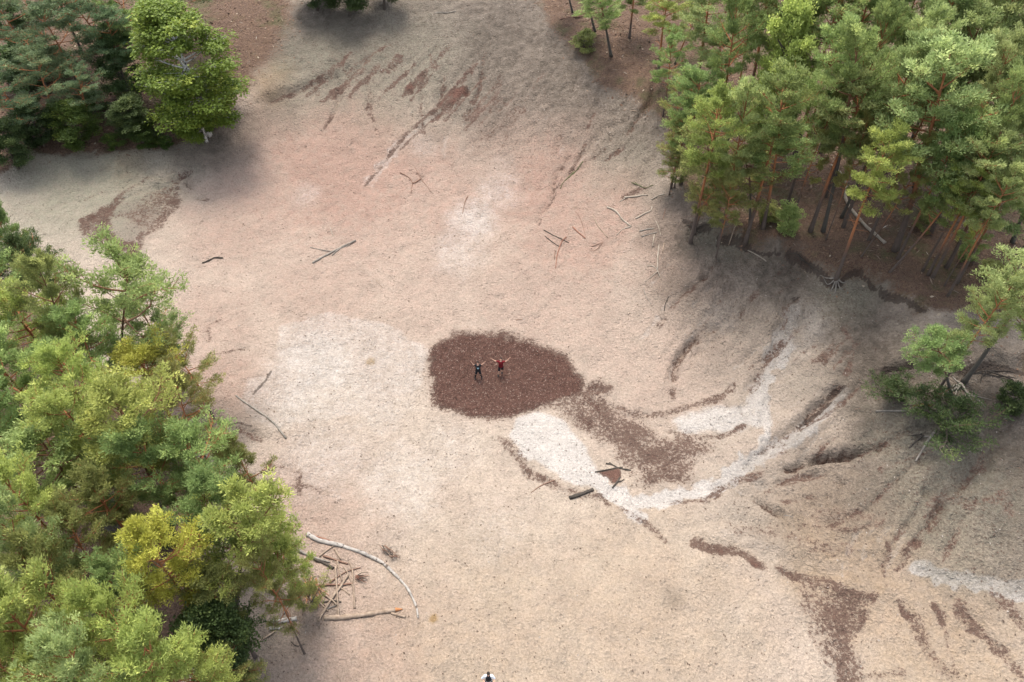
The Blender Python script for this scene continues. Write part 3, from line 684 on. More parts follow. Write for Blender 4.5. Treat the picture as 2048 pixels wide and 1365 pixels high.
# trees known by their crowns: centre x, y, width, kind, colour, height of the crown centre
for a in (
 (1574,140,100,'oak','lime',9.0,'round bright yellow green bushy tree among the pines',GUR),
 (1590,45,130,'pine','green',11.5,'broad pine crown behind the yellow green bushy tree',GUR),
 (1672,40,115,'pine','green',12,'dark topped pine at the back beside the mossy clearing',GUR),
 (1785,55,90,'cone','fresh',11,'young pointed pine at the back of the wood by the clearing',GUR),
 (1885,62,125,'cone','fresh',12,'tall conical pine near the upper right corner',GUR),
 (1992,55,130,'cone','fresh',12,'pointed pale pine closest to the upper right corner',GUR),
 (2070,90,120,'cone','green',12,'pine cut by the right edge near the upper corner',GUR),
 (1750,115,85,'pine','green',12,'small pine crown squeezed below the young pointed pine',GUR),
 (1845,112,100,'pine','fresh',12,'pine crown below the tall conical one',GUR),
 (1660,135,100,'pine','green',12.5,'pine crown right of the bushy tree',GUR),
 (1800,160,110,'pine','fresh',12.5,'pale pine crown in the thick of the right wood',GUR),
 (2010,165,110,'pine','fresh',12.5,'pine crown right of the long red trunked one',GUR),
 (1975,285,120,'open','green',11,'loose lower pine crown under the big pale crown',GUR),
 (1567,210,115,'pine','green',12,'pine crown directly below the bushy tree',GUR),
 (1498,238,80,'pine','fresh',11,'small flat pine crown left of the crown below the bushy tree',GUR),
 (1433,240,105,'pine','lime',11,'pale pine crown over the forest corner',GUR),
 (1368,232,90,'open','green',7,'pine overhanging the sand edge at the corner',GUR),
 (1395,190,95,'pine','green',8.5,'pine behind the one overhanging the sand edge',GUR),
 (1358,185,70,'open','olive',5,'thin dull pine at the outer edge of the sand slope',GUR),
 (1345,110,70,'open','green',6,'loose pine sticking out over the grey sand',GUR),
 (1365,285,70,'open','olive',4.5,'low ragged pine at the sand edge',GUR),
 (1410,372,90,'open','olive',4.5,'ragged low pine hanging over the sand below the corner',GUR),
 (1464,385,70,'open','olive',6,'dull low pine beside the dark tangle of roots',GUR),
 (1350,325,60,'open','olive',3.2,'small olive pine bush farthest out on the sand',GUR),
 (1480,70,100,'pine','green',12,'pine crown between red stem and bushy tree',GUR),
 (1515,20,90,'pine','fresh',12,'pine crown cut by the top edge over the bushy tree',GUR),
 (1335,15,90,'pine','lime',6.5,'pale pine at the top left end of the right wood',GUR),
 (1425,0,110,'pine','fresh',9,'pale pine cut by the top edge',GUR),
 (1640,-20,120,'pine','green',13,'dark pine crown cut by the top edge over the clearing',GUR),
 (1740,0,110,'pine','green',13,'pine crown at the top edge behind the young pointed pine',GUR),
 (1840,-20,110,'cone','fresh',13,'pointed pine at the top edge left of the conical one',GUR),
 (1945,-10,110,'cone','green',13,'pointed pine at the top edge in the far right corner',GUR),
 (2050,-10,110,'cone','green',13,'dark pine in the extreme top right corner',GUR),
 (1270,-25,80,'pine','green',5,'dark pine at the top edge right of the lone curved one',GUR),
 (1560,-60,120,'pine','green',13,'dark pine beyond the top edge above the bushy tree',GUR),
 (2010,385,75,'pine','fresh',9,'small pale pine crown by the right edge over the mossy floor',GUR),
 (1895,305,90,'pine','green',9.5,'round pine crown left of the thick lower crowns at the right edge',GUR),
 (1985,325,100,'pine','fresh',10,'broad pale pine crown near the right edge above the mossy floor',GUR),
 (1948,372,85,'pine','lime',8,'small bright pine crown just right of the pale sand gully',GUR),
 (2045,330,100,'pine','fresh',10,'pale pine cut by the right edge halfway down the wood',GUR),
 (1850,215,100,'pine','fresh',11.5,'pale pine crown beside the big one on the long red trunk',GUR),
 (1960,440,60,'open','green',6,'low loose pine beside the pale sand gully',GUR),
 (2040,260,110,'pine','green',11.5,'pine cut by the right edge below the corner pines',GUR),
 (1715,310,50,'open','olive',8,'bare looking small pine between the crooked trunk and the yellowish crown',GUR),
 (1640,270,70,'open','olive',8.5,'thin dull pine between orange and crooked trunks',GUR),
 # right bank
 (1905,835,190,'sprawl','dark',1.7,'dark low pine with wide ragged branches on the slope below the leaning one',GR),
 (1805,775,120,'sprawl','dark',1.5,'dark thin low pine branches spreading left of the bank',GR),
 (1985,605,90,'pine','fresh',8.5,'flat bright pine crown at the right above the bank',GR),
 # upper left wood
 (368,112,265,'birch','birch',8.0,'large bright green birch with weeping branches beside the sand',GUL),
 (385,195,165,'birch','birch',4.6,'second birch stem of weeping leaves low over the shaded sand',GUL),
 (105,55,170,'open','blue',7.2,'broad bluish pine with twisted pale limbs near the top left corner',GUL),
 (30,40,130,'open','blue',7.2,'bluish pine in the very top left corner',GUL),
 (190,25,120,'open','blue',7.9,'bluish pine at the top edge between corner and birch',GUL),
 (265,25,100,'open','green',7.2,'green pine touching the birch at the top edge',GUL),
 (75,150,150,'open','blue',6.1,'bluish pine with bare twisted limbs under the black gap',GUL),
 (20,180,120,'open','blue',5.8,'dark bluish pine at the left edge below the black gap',GUL),
 (150,170,100,'open','blue',5.0,'thin bluish pine beside the brown clearing',GUL),
 (140,240,160,'oak','oak',3.0,'dark rounded oak in front of the upper left wood',GUL),
 (60,235,110,'oak','dark',2.9,'very dark oak at the left edge of the upper left wood',GUL),
 (5,280,120,'oak','dark',2.9,'dark tree cut by the left edge above the grey sand',GUL),
 (265,230,100,'oak','dark',2.9,'dark bluish tree between oak and birch',GUL),
 (285,265,90,'oak','oak',1.9,'low green tree under the left side of the birch',GUL),
 (230,120,80,'oak','dark',4.3,'dark tree behind the brown clearing',GUL),
 (215,70,90,'open','blue',6.5,'bluish pine above the brown clearing',GUL),
 (100,-50,140,'open','blue',7.9,'bluish pine cut by the top edge near the corner',GUL),
 (330,-50,140,'open','dark',7.2,'dark tree behind the birch at the top edge',GUL),
 (690,-40,95,'oak','dark',3.6,'dark tree at the top edge over the shaded sand slope',GUL),
 (620,-65,80,'oak','dark',4.3,'dark tree at the top edge left of the one over the slope',GUL),
 (760,-65,70,'oak','dark',4.3,'small dark tree at the top edge near the middle',GUL),
 # left wood
 (-5,445,70,'cone','green',8.5,'pointed young pine at the left edge over the pale sand',GL),
 (50,520,105,'pine','dark',7.5,'dark spreading pine below the pointed young pine',GL),
 (0,560,100,'pine','green',7.5,'dull pine at the left edge below the dark spreading one',GL),
 (60,640,140,'pine','lime',9,'pale green pine at the left edge left of the yellowish pine',GL),
 (165,690,130,'pine','green',9,'pine at the foot of the yellowish slender one',GL),
 (310,660,130,'open','green',6,'pine below the tall open one reaching to the sand',GL),
 (375,720,105,'open','olive',6,'olive pine pushing farthest out over the sand',GL),
 (290,740,120,'pine','yellow',7.5,'yellow olive pine behind the farthest out one',GL),
 (30,740,140,'pine','green',10,'pine at the left edge beside a brown gap',GL),
 (130,770,120,'pine','lime',10,'pine between brown gap and yellow olive pine',GL),
 (355,800,110,'open','olive',7,'olive pine over the edge of the sand below the farthest out one',GL),
 (150,850,140,'pine','lime',10.5,'bright pine with pale inner twigs in the left wood',GL),
 (300,905,140,'pine','green',10,'dense pine in the middle of the left wood',GL),
 (405,905,150,'pine','green',9.5,'broad pine with its edge over the sand',GL),
 (505,955,90,'open','olive',7.5,'dark olive topped pine sticking out over the sand',GL),
 (40,990,120,'pine','lime',11,'pale pine at the left edge by the large leaning one',GL),
 (55,1075,110,'pine','fresh',11,'pale grey green pine at the left edge lower down',GL),
 (215,1000,110,'pine','olive',9,'olive pine behind the thick leaning trunk',GL),
 (550,1085,115,'open','lime',7.5,'loose light pine over the end of the long birch log',GL),
 (325,1125,140,'pine','yellow',10.5,'striking yellow pine in the lower left wood',GL),
 (160,1110,130,'open','olive',8,'dull olive pine left of the striking yellow one',GL),
 (60,1170,130,'pine','olive',10,'olive pine at the left edge above the bright corner pine',GL),
 (225,1190,130,'pine','green',9.5,'pine below left of the striking yellow one',GL),
 (430,1180,110,'pine','olive',8,'olive pine below right of the striking yellow one',GL),
 (540,1165,95,'open','olive',8.5,'thin olive pine whose tips hang over the pole heap',GL),
 (90,1265,190,'pine','lime',12,'large bright pine in the lower left corner',GL),
 (210,1255,130,'pine','lime',11.5,'pale pine right of the large bright corner pine',GL),
 (300,1325,170,'pine','lime',11.5,'bright pine cut by the bottom edge',GL),
 (20,1345,150,'pine','lime',12,'bright pine in the extreme lower left corner',GL),
 (160,1370,150,'pine','fresh',12,'pine cut by the bottom edge beside the corner pine',GL),
 (430,1280,120,'oak','dark',5.5,'dark green bushy tree below the pines near the bottom',GL),
 (470,1330,100,'open','olive',5,'thin dull pine near the bottom edge over reddish sand',GL),
 (390,1365,120,'pine','lime',9,'pine at the bottom edge right of the bright cut one',GL),
 (-40,850,140,'pine','green',10,'pine beyond the left edge halfway down',GL),
 (-50,680,130,'pine','green',9,'pine beyond the left edge above the brown gap',GL),
 (-60,1250,150,'pine','fresh',11.5,'pine beyond the lower left edge',GL),
 (615,1185,70,'sprawl','olive',2.0,'small drooping pine sapling over the brush heap',GL)): tree_c(*a)
for a in (
 (1575,442,48,'shrub','green',1.6,'small dark green bush at the edge of the bank',GUR),
 (1168,76,60,'shrub','olive',1.2,'low green bush at the top right of the sand',GUR),
 (2035,795,55,'shrub','dark',1.2,'dark bush at the right edge below the bank',GR),
 (1945,455,40,'shrub','lime',1.3,'bright little bush on the forest floor right of the gully',GUR),
 (1940,500,34,'shrub','green',.9,'second little bush on the forest floor right of the gully',GUR),
 (60,265,80,'shrub','dark',1.1,'dark bush at the foot of the upper left wood',GUL),
 (330,282,60,'shrub','oak',0.7,'low bush at the foot of the birch',GUL),
 (225,280,70,'shrub','oak',0.9,'low bush between oak and birch feet',GUL),
 (250,180,60,'shrub','olive',0.9,'yellowish bush in the brown clearing',GUL),
 (215,1010,55,'shrub','dark',1.5,'dark bush in the gap of the left wood',GL),
 (330,1060,50,'shrub','dark',1.3,'dark bush beside the thick trunk in the left wood',GL),
 (30,25,90,'shrub','dark',1.6,'dark bush in the far top left corner of the wood',GUL),
 (120,120,80,'shrub','dark',1.5,'dark bush between the bluish pines of the corner',GUL),
 (25,130,110,'shrub','dark',2.2,'black green thicket in the dark gap at the left edge',GUL),
 (60,110,90,'shrub','dark',2.2,'black green thicket in the dark gap below the corner pine',GUL),
 (180,200,70,'shrub','oak',1.4,'green bush at the lower end of the brown clearing',GUL),
 (1410,210,70,'shrub','dark',1.3,'dark bush in the shade near the red stem',GUR),
 (1650,240,60,'shrub','olive',1.0,'dull bush in the shade between the pines',GUR),
 (1540,430,40,'shrub','olive',.9,'dull low bush at the left end of the bank',GUR),
 (1850,440,45,'shrub','olive',.8,'dull little bush beside the pale gully',GUR),
 (1990,540,50,'shrub','olive',.8,'dull low bush on the floor behind the right bank',GUR),
 (20,870,60,'shrub','olive',1.3,'dull bush at the left edge in the brown gap',GL),
 (120,1150,60,'shrub','dark',1.3,'dark bush under the dull olive pine',GL)): tree_c(*a)

# ------------------------------------------------------------------ fallen wood
def gpt(px, py, dz=0.0):
    p = at(px, py); return np.array([p[0], p[1], float(gz(p[0], p[1])) + dz])
def wood_mesh(segs, lift=.55, jag=.0, follow=True):
    """segs: list of (photo points, r0, r1)"""
    T = Tubes(); org = None
    for pp, r0, r1 in segs:
        P = np.array([gpt(a, b) for a, b in pp]); 
        if len(P) > 2: P = spline(P, 4)
        else: P = P[0] + np.outer(np.linspace(0, 1, 6), P[-1] - P[0])
        n = len(P); rr = np.linspace(r0, r1, n) * (1 + .10 * np.random.default_rng(int(abs(P[0, 0]) * 100)).normal(size=n))
        P[:, 2] = np.maximum(P[:, 2], gz(P[:, 0], P[:, 1])) if follow else P[:, 2]
        k = np.ones(3) / 3
        if n > 5: P[1:-1, 2] = np.convolve(P[:, 2], k, 'valid')
        P[:, 2] = np.maximum(P[:, 2], gz(P[:, 0], P[:, 1]) - rr * .2) + rr * lift
        if org is None: org = P[n // 2].copy()
        T.add(P - org, np.maximum(rr, .008), 8 if r0 > .06 else 6)
    return T, org
def wood(name, segs, mat, label, group=None, cat='branch', lift=.6):
    T, org = wood_mesh(segs, lift)
    o = link(name, T.mesh(name), None, WOOD[mat], org)
    return tag(o, label, cat, group)
Z5 = lambda *p: [(500 + a / 5.1125, 1030 + b / 5.1125) for a, b in p]
Z2 = lambda *p: [(1060 + a / 4.873, 340 + b / 4.873) for a, b in p]
GP, GS, GB = 'poles and logs of the collapsed shelter', 'sticks scattered on the upper right sand', 'branches lying on the open sand'
# long birch log with bark lost at the thin end
wood('birch_log', [(Z5((590,205),(700,265),(880,310),(1000,345),(1130,385),(1250,435),(1340,485),(1440,570),(1530,660),(1610,755),(1665,860),(1705,960),(1718,1055)), .15, .05)], 'birch', 'long curved white birch trunk lying round the pole heap', GP, 'log')
wood('fallen_branch', [(Z5((640,215),(760,248),(860,280),(970,328)), .06, .03)], 'red', 'reddish branch lying along the upper side of the curved birch', GP)
big = wood('pine_log', [(Z5((760,1062),(930,1055),(1100,1035),(1300,1005),(1490,978)), .16, .13)], 'tan', 'thick barkless log with orange splintered end below the pole heap', GP, 'log')
T, org = wood_mesh([(Z5((1488,979),(1530,973),(1560,966)), .12, .02), (Z5((1490,985),(1530,985)), .07, .015), (Z5((1495,975),(1520,962)), .06, .01)], .9)
o = link('splintered_end', T.mesh('splintered_end'), big, WOOD['orange']); o.location = Vector(org) - big.location
wood('birch_log', [(Z5((200,1105),(330,1090),(480,1065)), .14, .12)], 'birch', 'white birch log with dark bark marks left of the thick log', GP, 'log')
wood('birch_log', [(Z5((205,1167),(330,1160)), .09, .08)], 'birch', 'short birch log below the marked white one', GP, 'log')
wood('log', [(Z5((1445,1010),(1590,1047)), .08, .08)], 'tan', 'short pale log under the splintered end of the thick log', GP, 'log')
for pts_, r0, r1, m, lab, lf in (
 (((880,540),(885,680),(895,800),(905,950),(908,1080)), .06,.05,'tan','straight upright-pointing pole crossing the thick log',2.2),
 (((895,480),(920,590),(940,680)), .045,.04,'tan','short thin pole above the crossing of the poles',1.5),
 (((1005,620),(920,750),(850,850),(770,980),(705,1100)), .075,.06,'tan','thickest pole lying diagonally through the heap',1.6),
 (((680,730),(760,820),(850,890),(890,935)), .055,.045,'tan','pole slanting down from the brush fan to the right',2.4),
 (((620,790),(680,870),(760,950),(800,990)), .055,.04,'tan','leftmost slanting pole beside the brush fan',1.2),
 (((700,725),(800,720),(900,718),(1060,712)), .07,.05,'brown','brown level pole across the middle of the heap',1.0),
 (((815,700),(880,650),(980,590),(1060,555),(1130,540)), .045,.03,'brown','thin dark curved stick rising to the right over the heap',1.4),
 (((1010,480),(1040,540),(1050,600),(1055,680),(1065,790),(1070,960)), .045,.05,'tan','long pole with a bend right of the heap',1.3),
 (((960,545),(1000,600),(1035,690),(1060,770)), .04,.03,'tan','thin stick crossing the bent long pole',2.0),
 (((905,735),(960,770),(1020,820)), .05,.04,'tan','short stick pointing right out of the heap centre',.8),
 (((710,430),(790,370),(885,305)), .05,.045,'tan','short pole leaning on the curved birch trunk',1.3),
 (((750,425),(860,460),(1000,505)), .06,.05,'brown','brown pole ending right below the curved birch',1.0),
 (((870,355),(900,410),(930,460)), .075,.05,'tan','stubby pale stick just under the curved birch',.8),
 (((490,365),(600,420),(720,460),(820,490)), .08,.06,'grey','grey split log under the pine tips above the heap',1.0),
 (((600,430),(700,470),(800,520),(855,555)), .10,.09,'dark','black rotten log beside the grey split one',.6),
 (((740,900),(860,885),(935,900)), .05,.045,'dark','dark short stick below the heap centre',.8),
 (((755,985),(830,950),(880,935)), .05,.04,'grey','grey short stick just above the thick log',.8),
 (((450,865),(380,950),(330,1030),(290,1090)), .06,.05,'grey','grey pole leaning down to the marked birch log',1.2),
 (((370,950),(410,1040),(440,1130),(505,1215)), .05,.03,'brown','brown stick crossing the marked birch log',1.6),
 (((0,1340),(120,1280),(260,1190)), .06,.05,'tan','pale branch under the trees left of the thick log',.8),
 (((420,1300),(480,1345),(560,1330)), .03,.02,'dark','thin dark twig on the reddish sand below the heap',.8)):
    wood('pole', [(Z5(*pts_), r0, r1)], m, lab, GP, 'pole', lf)
def brush(pp0, fan, n, lpx, label, seed, mats=('tan','brown','red'), r=.025):
    rg = random.Random(seed); c = gpt(*pp0)
    root = empty('brushwood_heap', c, label, 'brushwood')
    for i in range(n):
        a = R(rg.uniform(*fan)); l = lpx * rg.uniform(.6, 1.1)
        sx = pp0[0] + rg.gauss(0, lpx * .13); sy = pp0[1] + rg.gauss(0, lpx * .10)
        P = np.array([gpt(sx, sy), gpt(sx + math.cos(a) * l * .5, sy + math.sin(a) * l * .5), gpt(sx + math.cos(a + rg.gauss(0, .2)) * l, sy + math.sin(a) * l)])
        P[:, 2] += r + np.array([rg.uniform(.05, .4), rg.uniform(.05, .3), rg.uniform(0, .12)])
        T = Tubes(); T.add(spline(P, 2) - c, np.linspace(r, r * .5, 5), 5)
        link('twig', T.mesh('twig'), root, WOOD[rg.choice(mats)])
brush((625,1165), (40,110), 26, 50, 'fan of reddish brushwood under the pine tips at the left of the pole heap', 3, ('tan','red','orange','brown'), .03)
brush((768,1098), (20,60), 9, 24, 'small pile of dark dead twigs beside the curved birch', 5, ('brown','dark'), .028)
brush((784,1118), (-60,10), 8, 20, 'tangle of twigs just below the small dark pile by the curved birch', 6, ('brown','dark','tan'), .025)
brush((712,1160), (-40,25), 12, 22, 'heap of short reddish twigs right of the pole crossing', 8, ('brown','red','dark'), .028)
# sticks at the upper right of the hollow
for segs, m, lab in (
 ([(Z2((430,0),(370,70),(320,130),(295,185)),.06,.03),(Z2((515,-80),(440,10),(370,70)),.05,.04)],'moss','forked mossy branch pointing down the slope'),
 ([(Z2((415,370),(470,360)),.04,.03)],'tan','tiny tan stick below the forked mossy branch'),
 ([(Z2((440,400),(490,470),(520,560),(540,640)),.025,.02)],'brown','thin curved brown twig above the short dark red stick'),
 ([(Z2((415,555),(470,610),(540,670)),.06,.05)],'red','short dark red stick among the scattered sticks'),
 ([(Z2((135,580),(220,635),(300,670),(380,710)),.05,.04)],'dark','upper of two dark parallel sticks at the left of the group'),
 ([(Z2((148,650),(220,705),(290,740)),.05,.03)],'dark','lower of two dark parallel sticks at the left of the group'),
 ([(Z2((355,655),(310,700),(280,780),(260,860),(250,960)),.05,.03)],'red','curved reddish stick crossing the ends of the dark pair'),
 ([(Z2((245,790),(235,880)),.03,.025)],'brown','short twig beside the curved reddish stick'),
 ([(Z2((615,455),(670,550),(760,665)),.05,.045)],'tan','straight light brown stick in the middle of the group'),
 ([(Z2((750,365),(835,400),(900,480),(985,550)),.08,.06),(Z2((985,550),(900,580),(845,635)),.05,.035)],'pale','hooked bleached branch with a forked foot'),
 ([(Z2((920,275),(1020,260),(1150,245)),.09,.06),(Z2((925,280),(870,315)),.05,.03)],'pale','thick bleached branch lying level near the trees'),
 ([(Z2((1180,295),(1240,255),(1310,230)),.055,.05)],'pale','bleached stick rising to the right under the olive pine'),
 ([(Z2((1030,475),(1100,435),(1175,400),(1190,355)),.08,.05)],'pale','bleached branch with upturned end right of the hooked one'),
 ([(Z2((1065,595),(1210,565)),.055,.05)],'grey','upper grey stick of the close pair near the dark slope'),
 ([(Z2((1085,645),(1240,600)),.045,.035)],'grey','lower grey stick of the close pair near the dark slope'),
 ([(Z2((1225,485),(1255,560),(1275,640)),.035,.03)],'pale','thin pale twig leaning right of the grey pair'),
 ([(Z2((1215,620),(1205,680),(1195,740)),.05,.035)],'pale','short pale stick hanging below the grey pair'),
 ([(Z2((1310,705),(1290,805)),.05,.045)],'tan','short tan stick right of the long pale forked one'),
 ([(Z2((1260,720),(1245,850),(1243,970)),.055,.05),(Z2((1145,930),(1200,940),(1243,975),(1270,1030)),.045,.03),(Z2((1243,985),(1120,1100)),.035,.02)],'pale','long pale stick ending in a cross shaped fork'),
 ([(Z2((1110,1150),(1130,1230),(1180,1305)),.025,.02)],'grey','thin curved twig farthest down the slope'),
 ([(Z2((1350,1240),(1320,1300),(1310,1365)),.04,.03)],'dark','dark twig on the grey slope below the forked stick'),
 ([(Z2((600,745),(710,710)),.03,.025),(Z2((710,710),(640,780),(580,790)),.025,.02)],'brown','small bent twig in the pale patch'),
 ([(Z2((990,130),(1050,150),(1120,175),(1200,150)),.05,.035),(Z2((1050,150),(1020,120)),.03,.02)],'moss','mossy green branch nearest the forest corner'),
 ([(Z2((1320,380),(1295,475)),.03,.025)],'brown','short thin twig closest to the dark root tangle'),
 ([([(1472,458),(1466,468),(1460,481)],.05,.04)],'tan','bent tan stick on the edge of the dark bank'),
 ([([(1499,489),(1518,500),(1536,513)],.05,.04)],'pale','pale stick sliding off the dark bank')):
    wood('fallen_stick', segs, m, lab, GS, 'stick')
for name, segs, m, lab in (
 ('fallen_branch', [([(625,527),(655,510),(685,495),(712,482)],.10,.07),([(620,495),(640,500),(664,503)],.04,.03),([(664,512),(678,500),(700,490)],.06,.04)],'grey','thick grey branch with a side twig lying alone left of centre'),
 ('fallen_branch', [([(405,528),(418,522),(432,517),(447,518)],.07,.06)],'dark','short dark wavy branch on the sand at the left'),
 ('fallen_branch', [([(97,527),(120,526),(146,521)],.09,.08)],'grey','grey branch half hidden behind the left pines'),
 ('fallen_branch', [([(472,792),(490,806),(520,826),(545,845),(572,877)],.06,.08),([(533,836),(538,829)],.03,.02)],'grey','long crooked bleached branch beside the left wood'),
 ('fallen_branch', [([(825,368),(832,365),(842,358)],.07,.07),([(800,347),(812,352),(821,360),(825,368)],.06,.04),([(825,368),(822,390)],.04,.02),([(842,358),(830,335)],.04,.02),([(842,358),(855,375),(866,389)],.03,.015)],'brown','spidery five armed branch on the upper sand'),
 ('fallen_stick', [([(936,392),(930,405),(925,428)],.06,.02)],'brown','single brown stick with a thick head on the pale upper sand'),
 ('log', [([(1139,997),(1160,990),(1186,980)],.13,.12)],'dark','black charred log beside the pale washed sand'),
 ('fallen_branch', [([(1190,944),(1215,940),(1245,935)],.05,.06),([(1212,927),(1225,931),(1238,937),(1262,942)],.06,.04),([(1219,926),(1226,931)],.05,.04)],'dark','dark forked branch at the top of the small leaf pocket'),
 ('fallen_branch', [([(1225,975),(1233,967),(1240,956)],.07,.06),([(1232,965),(1244,963),(1248,960)],.05,.03)],'dark','dark stump like branch at the foot of the small leaf pocket'),
 ('fallen_branch', [([(1108,962),(1085,970),(1062,985)],.05,.02)],'brown','brown stick half sunk left of the black log'),
 ('birch_log', [([(1662,331),(1684,350),(1691,362),(1692,380),(1690,398),(1703,422),(1734,458),(1768,491)],.07,.13)],'pale','crooked pale dead trunk lying on the forest floor among the pines'),
 ('fallen_branch', [([(1752,822),(1790,821),(1832,819)],.07,.06)],'grey','straight grey branch lying below the spreading bank pine'),
 ('fallen_branch', [([(1826,812),(1845,811),(1864,811)],.08,.07)],'orange','orange freshly broken branch under the spreading bank pine'),
 ('fallen_branch', [([(1872,860),(1857,880),(1845,900),(1835,917)],.09,.06),([(1866,872),(1850,870),(1838,866)],.06,.03)],'grey','thick grey forked branch pointing down the right slope'),
 ('fallen_branch', [([(1848,868),(1835,880),(1819,895)],.08,.05),([(1846,866),(1822,871)],.05,.03)],'dark','black forked branch left of the grey one on the right slope'),
 ('fallen_branch', [([(1570,1027),(1580,1029),(1588,1031)],.03,.02)],'grey','tiny twig on the beige mounds at the lower right'),
 ('fallen_branch', [([(560,1022),(572,1026),(584,1032)],.05,.03)],'grey','short bleached branch tip beyond the left pines'),
 ('fallen_branch', [([(1120,40),(1180,32),(1230,28)],.06,.05)],'brown','brown branch lying across the top of the slope'),
 ('fallen_branch', [([(868,28),(890,25),(912,24)],.05,.04)],'grey','grey branch on the shaded sand at the top edge'),
 ('fallen_stick', [([(1032,640),(1045,639)],.03,.025)],'brown','tiny brown stick above the leaf patch'),
 ('fallen_stick', [([(752,560),(758,568),(765,575)],.03,.02)],'tan','tiny pale twig on the open sand left of centre'),
 ('fallen_stick', [([(660,455),(667,475)],.03,.025)],'pale','tiny bleached twig left of the spidery branch')):
    wood(name, segs, m, lab, GB if 'stick' in name or 'branch' in name else None, 'log' if name.endswith('log') else 'branch')
# bare roots hanging out of the bank
def roots(px, py, ends, label, r=.07, mat='grey'):
    c = gpt(px, py); root = empty('exposed_root_plate', c, label, 'roots')
    for q in ends:
        P = np.array([c + [0, 0, .25]] + [gpt(a, b, .06) for a, b in q]); P = spline(P, 4)
        P[:, 2] = np.maximum(P[:, 2], gz(P[:, 0], P[:, 1]) + .04)
        T = Tubes(); T.add(P - c, np.linspace(r, r * .25, len(P)), 6); link('root', T.mesh('root'), root, WOOD[mat])
roots(1673, 557, [[(1660,560),(1648,552)],[(1668,568),(1662,572)],[(1676,570),(1672,578)],[(1684,565),(1690,572)],[(1690,558),(1700,554)],[(1655,553),(1640,548)]], 'pale roots under the yellowish lip pine on the bank')
roots(1925, 765, [[(1935,780),(1960,800),(1970,815)],[(1915,780),(1912,800)],[(1905,770),(1895,785)],[(1940,785),(1955,790),(1985,797)],[(1918,755),(1910,745)],[(1945,800),(1965,825)],[(1900,780),(1890,765)]], 'tangle of pale roots below the strongly leaning pine', .08)
roots(1975, 738, [[(1955,740),(1930,745)],[(2000,735),(2040,738)],[(1968,748),(1965,760)],[(2010,745),(2040,750)],[(2030,755),(2020,768)]], 'dark root tangle along the right bank', .06, 'dark')
roots(1600, 515, [[(1590,508),(1575,505)],[(1612,522),(1625,530)],[(1605,520),(1600,528)],[(1630,538),(1645,548)]], 'dark roots in the undercut bank left of the lip pine', .06, 'dark')
roots(1390, 458, [[(1380,450),(1370,452)],[(1400,462),(1412,460)],[(1385,465),(1380,475)],[(1410,455),(1425,452)]], 'dark root tangle at the forest corner', .06, 'dark')

# ------------------------------------------------------------------ loose ground cover: leaf litter and crumbs
def scatter(name, n, region, size, mats, label, seed, weight=None, hover=.01, slim=(.25, .35)):
    rg = np.random.default_rng(seed); keep = []
    x0, x1, y0, y1 = region; need = n
    for _ in range(12):
        x = rg.uniform(x0, x1, need * 2); y = rg.uniform(y0, y1, need * 2)
        i = np.clip(np.searchsorted(XL, x), 0, NX - 1); j = np.clip(np.searchsorted(YL, y), 0, NY - 1)
        ok = rg.random(len(x)) < weight[j * NX + i]
        keep.append(np.stack([x[ok], y[ok]], 1))
        if sum(map(len, keep)) > n: break
    Q = np.vstack(keep)[:n]; m = len(Q)
    z = gz(Q[:, 0], Q[:, 1]) + hover + rg.random(m) * .03
    a = rg.random(m) * 6.28; l = size * (.5 + rg.random(m)); wd = l * (slim[0] + slim[1] * rg.random(m))
    ux = np.stack([np.cos(a), np.sin(a), rg.normal(0, .35 if size < .15 else .08, m)], 1); vx = np.stack([-np.sin(a), np.cos(a), rg.normal(0, .35, m)], 1)
    c = np.stack([Q[:, 0], Q[:, 1], z], 1)
    V = np.stack([c - ux * l[:, None], c + vx * wd[:, None] + [0, 0, .015], c + ux * l[:, None], c - vx * wd[:, None] + [0, 0, .01]], 1).reshape(-1, 3)
    k = np.arange(m) * 4
    me = np_mesh(name, V, [np.stack([k, k + 1, k + 2], 1), np.stack([k, k + 2, k + 3], 1)], {'tint': np.repeat(rg.random(m), 4)})
    o = link(name, me, None, mats); return tag(o, label, None, None, 'stuff')
def flake_material(name, a, b, c2):
    g = NT(name); t = g.attr('tint'); c = g.mix(t, a, b); c = g.mix(g.ramp(t, .90, .97), c, c2); g.l(c, g.b.inputs['Base Color']); return g.m
pm = wpts(MAIN); reg = (pm[:, 0].min() - 1, pm[:, 0].max() + 1, pm[:, 1].min() - 1, pm[:, 1].max() + 1)
scatter('leaf_litter', 26000, reg, .048, flake_material('leaf_flakes', (.042, .021, .016), (.10, .054, .041), (.20, .145, .118)), 'dark brown leaf litter filling the lowest hollow', 11, sstep(.6, .9, M['litter']))
scatter('washed_litter', 9000, (-45, 50, 14, 85), .045, flake_material('wash_flakes', (.046, .025, .019), (.095, .056, .044), (.17, .13, .105)), 'scattered leaves washed together in streaks', 12, sstep(.5, .72, M['litter']) * (M['litter'] < .97))
scatter('forest_litter', 22000, (-50, 58, 12, 95), .12, flake_material('floor_flakes', (.06, .034, .024), (.16, .10, .066), (.25, .20, .145)), 'brown leaves and twigs covering the forest floor', 13, M['floor'])
scatter('forest_twigs', 2600, (-50, 58, 12, 95), .32, flake_material('twig_flakes', (.07, .05, .038), (.20, .15, .11), (.34, .30, .25)), 'dead twigs lying all over the brown forest floor', 15, M['floor'], .04, (.05, .06))
scatter('sand_crumbs', 15000, (-45, 50, 14, 95), .06, flake_material('crumb_flakes', (.045, .028, .021), (.115, .08, .06), (.24, .21, .18)), 'crumbs of bark and leaf strewn over the trodden sand', 14, (.15 + .5 * M['grey'] + .6 * M['rough']) * (1 - M['floor']) * fbm(PX * .4, PY * .4, 3, 5) * 1.4)
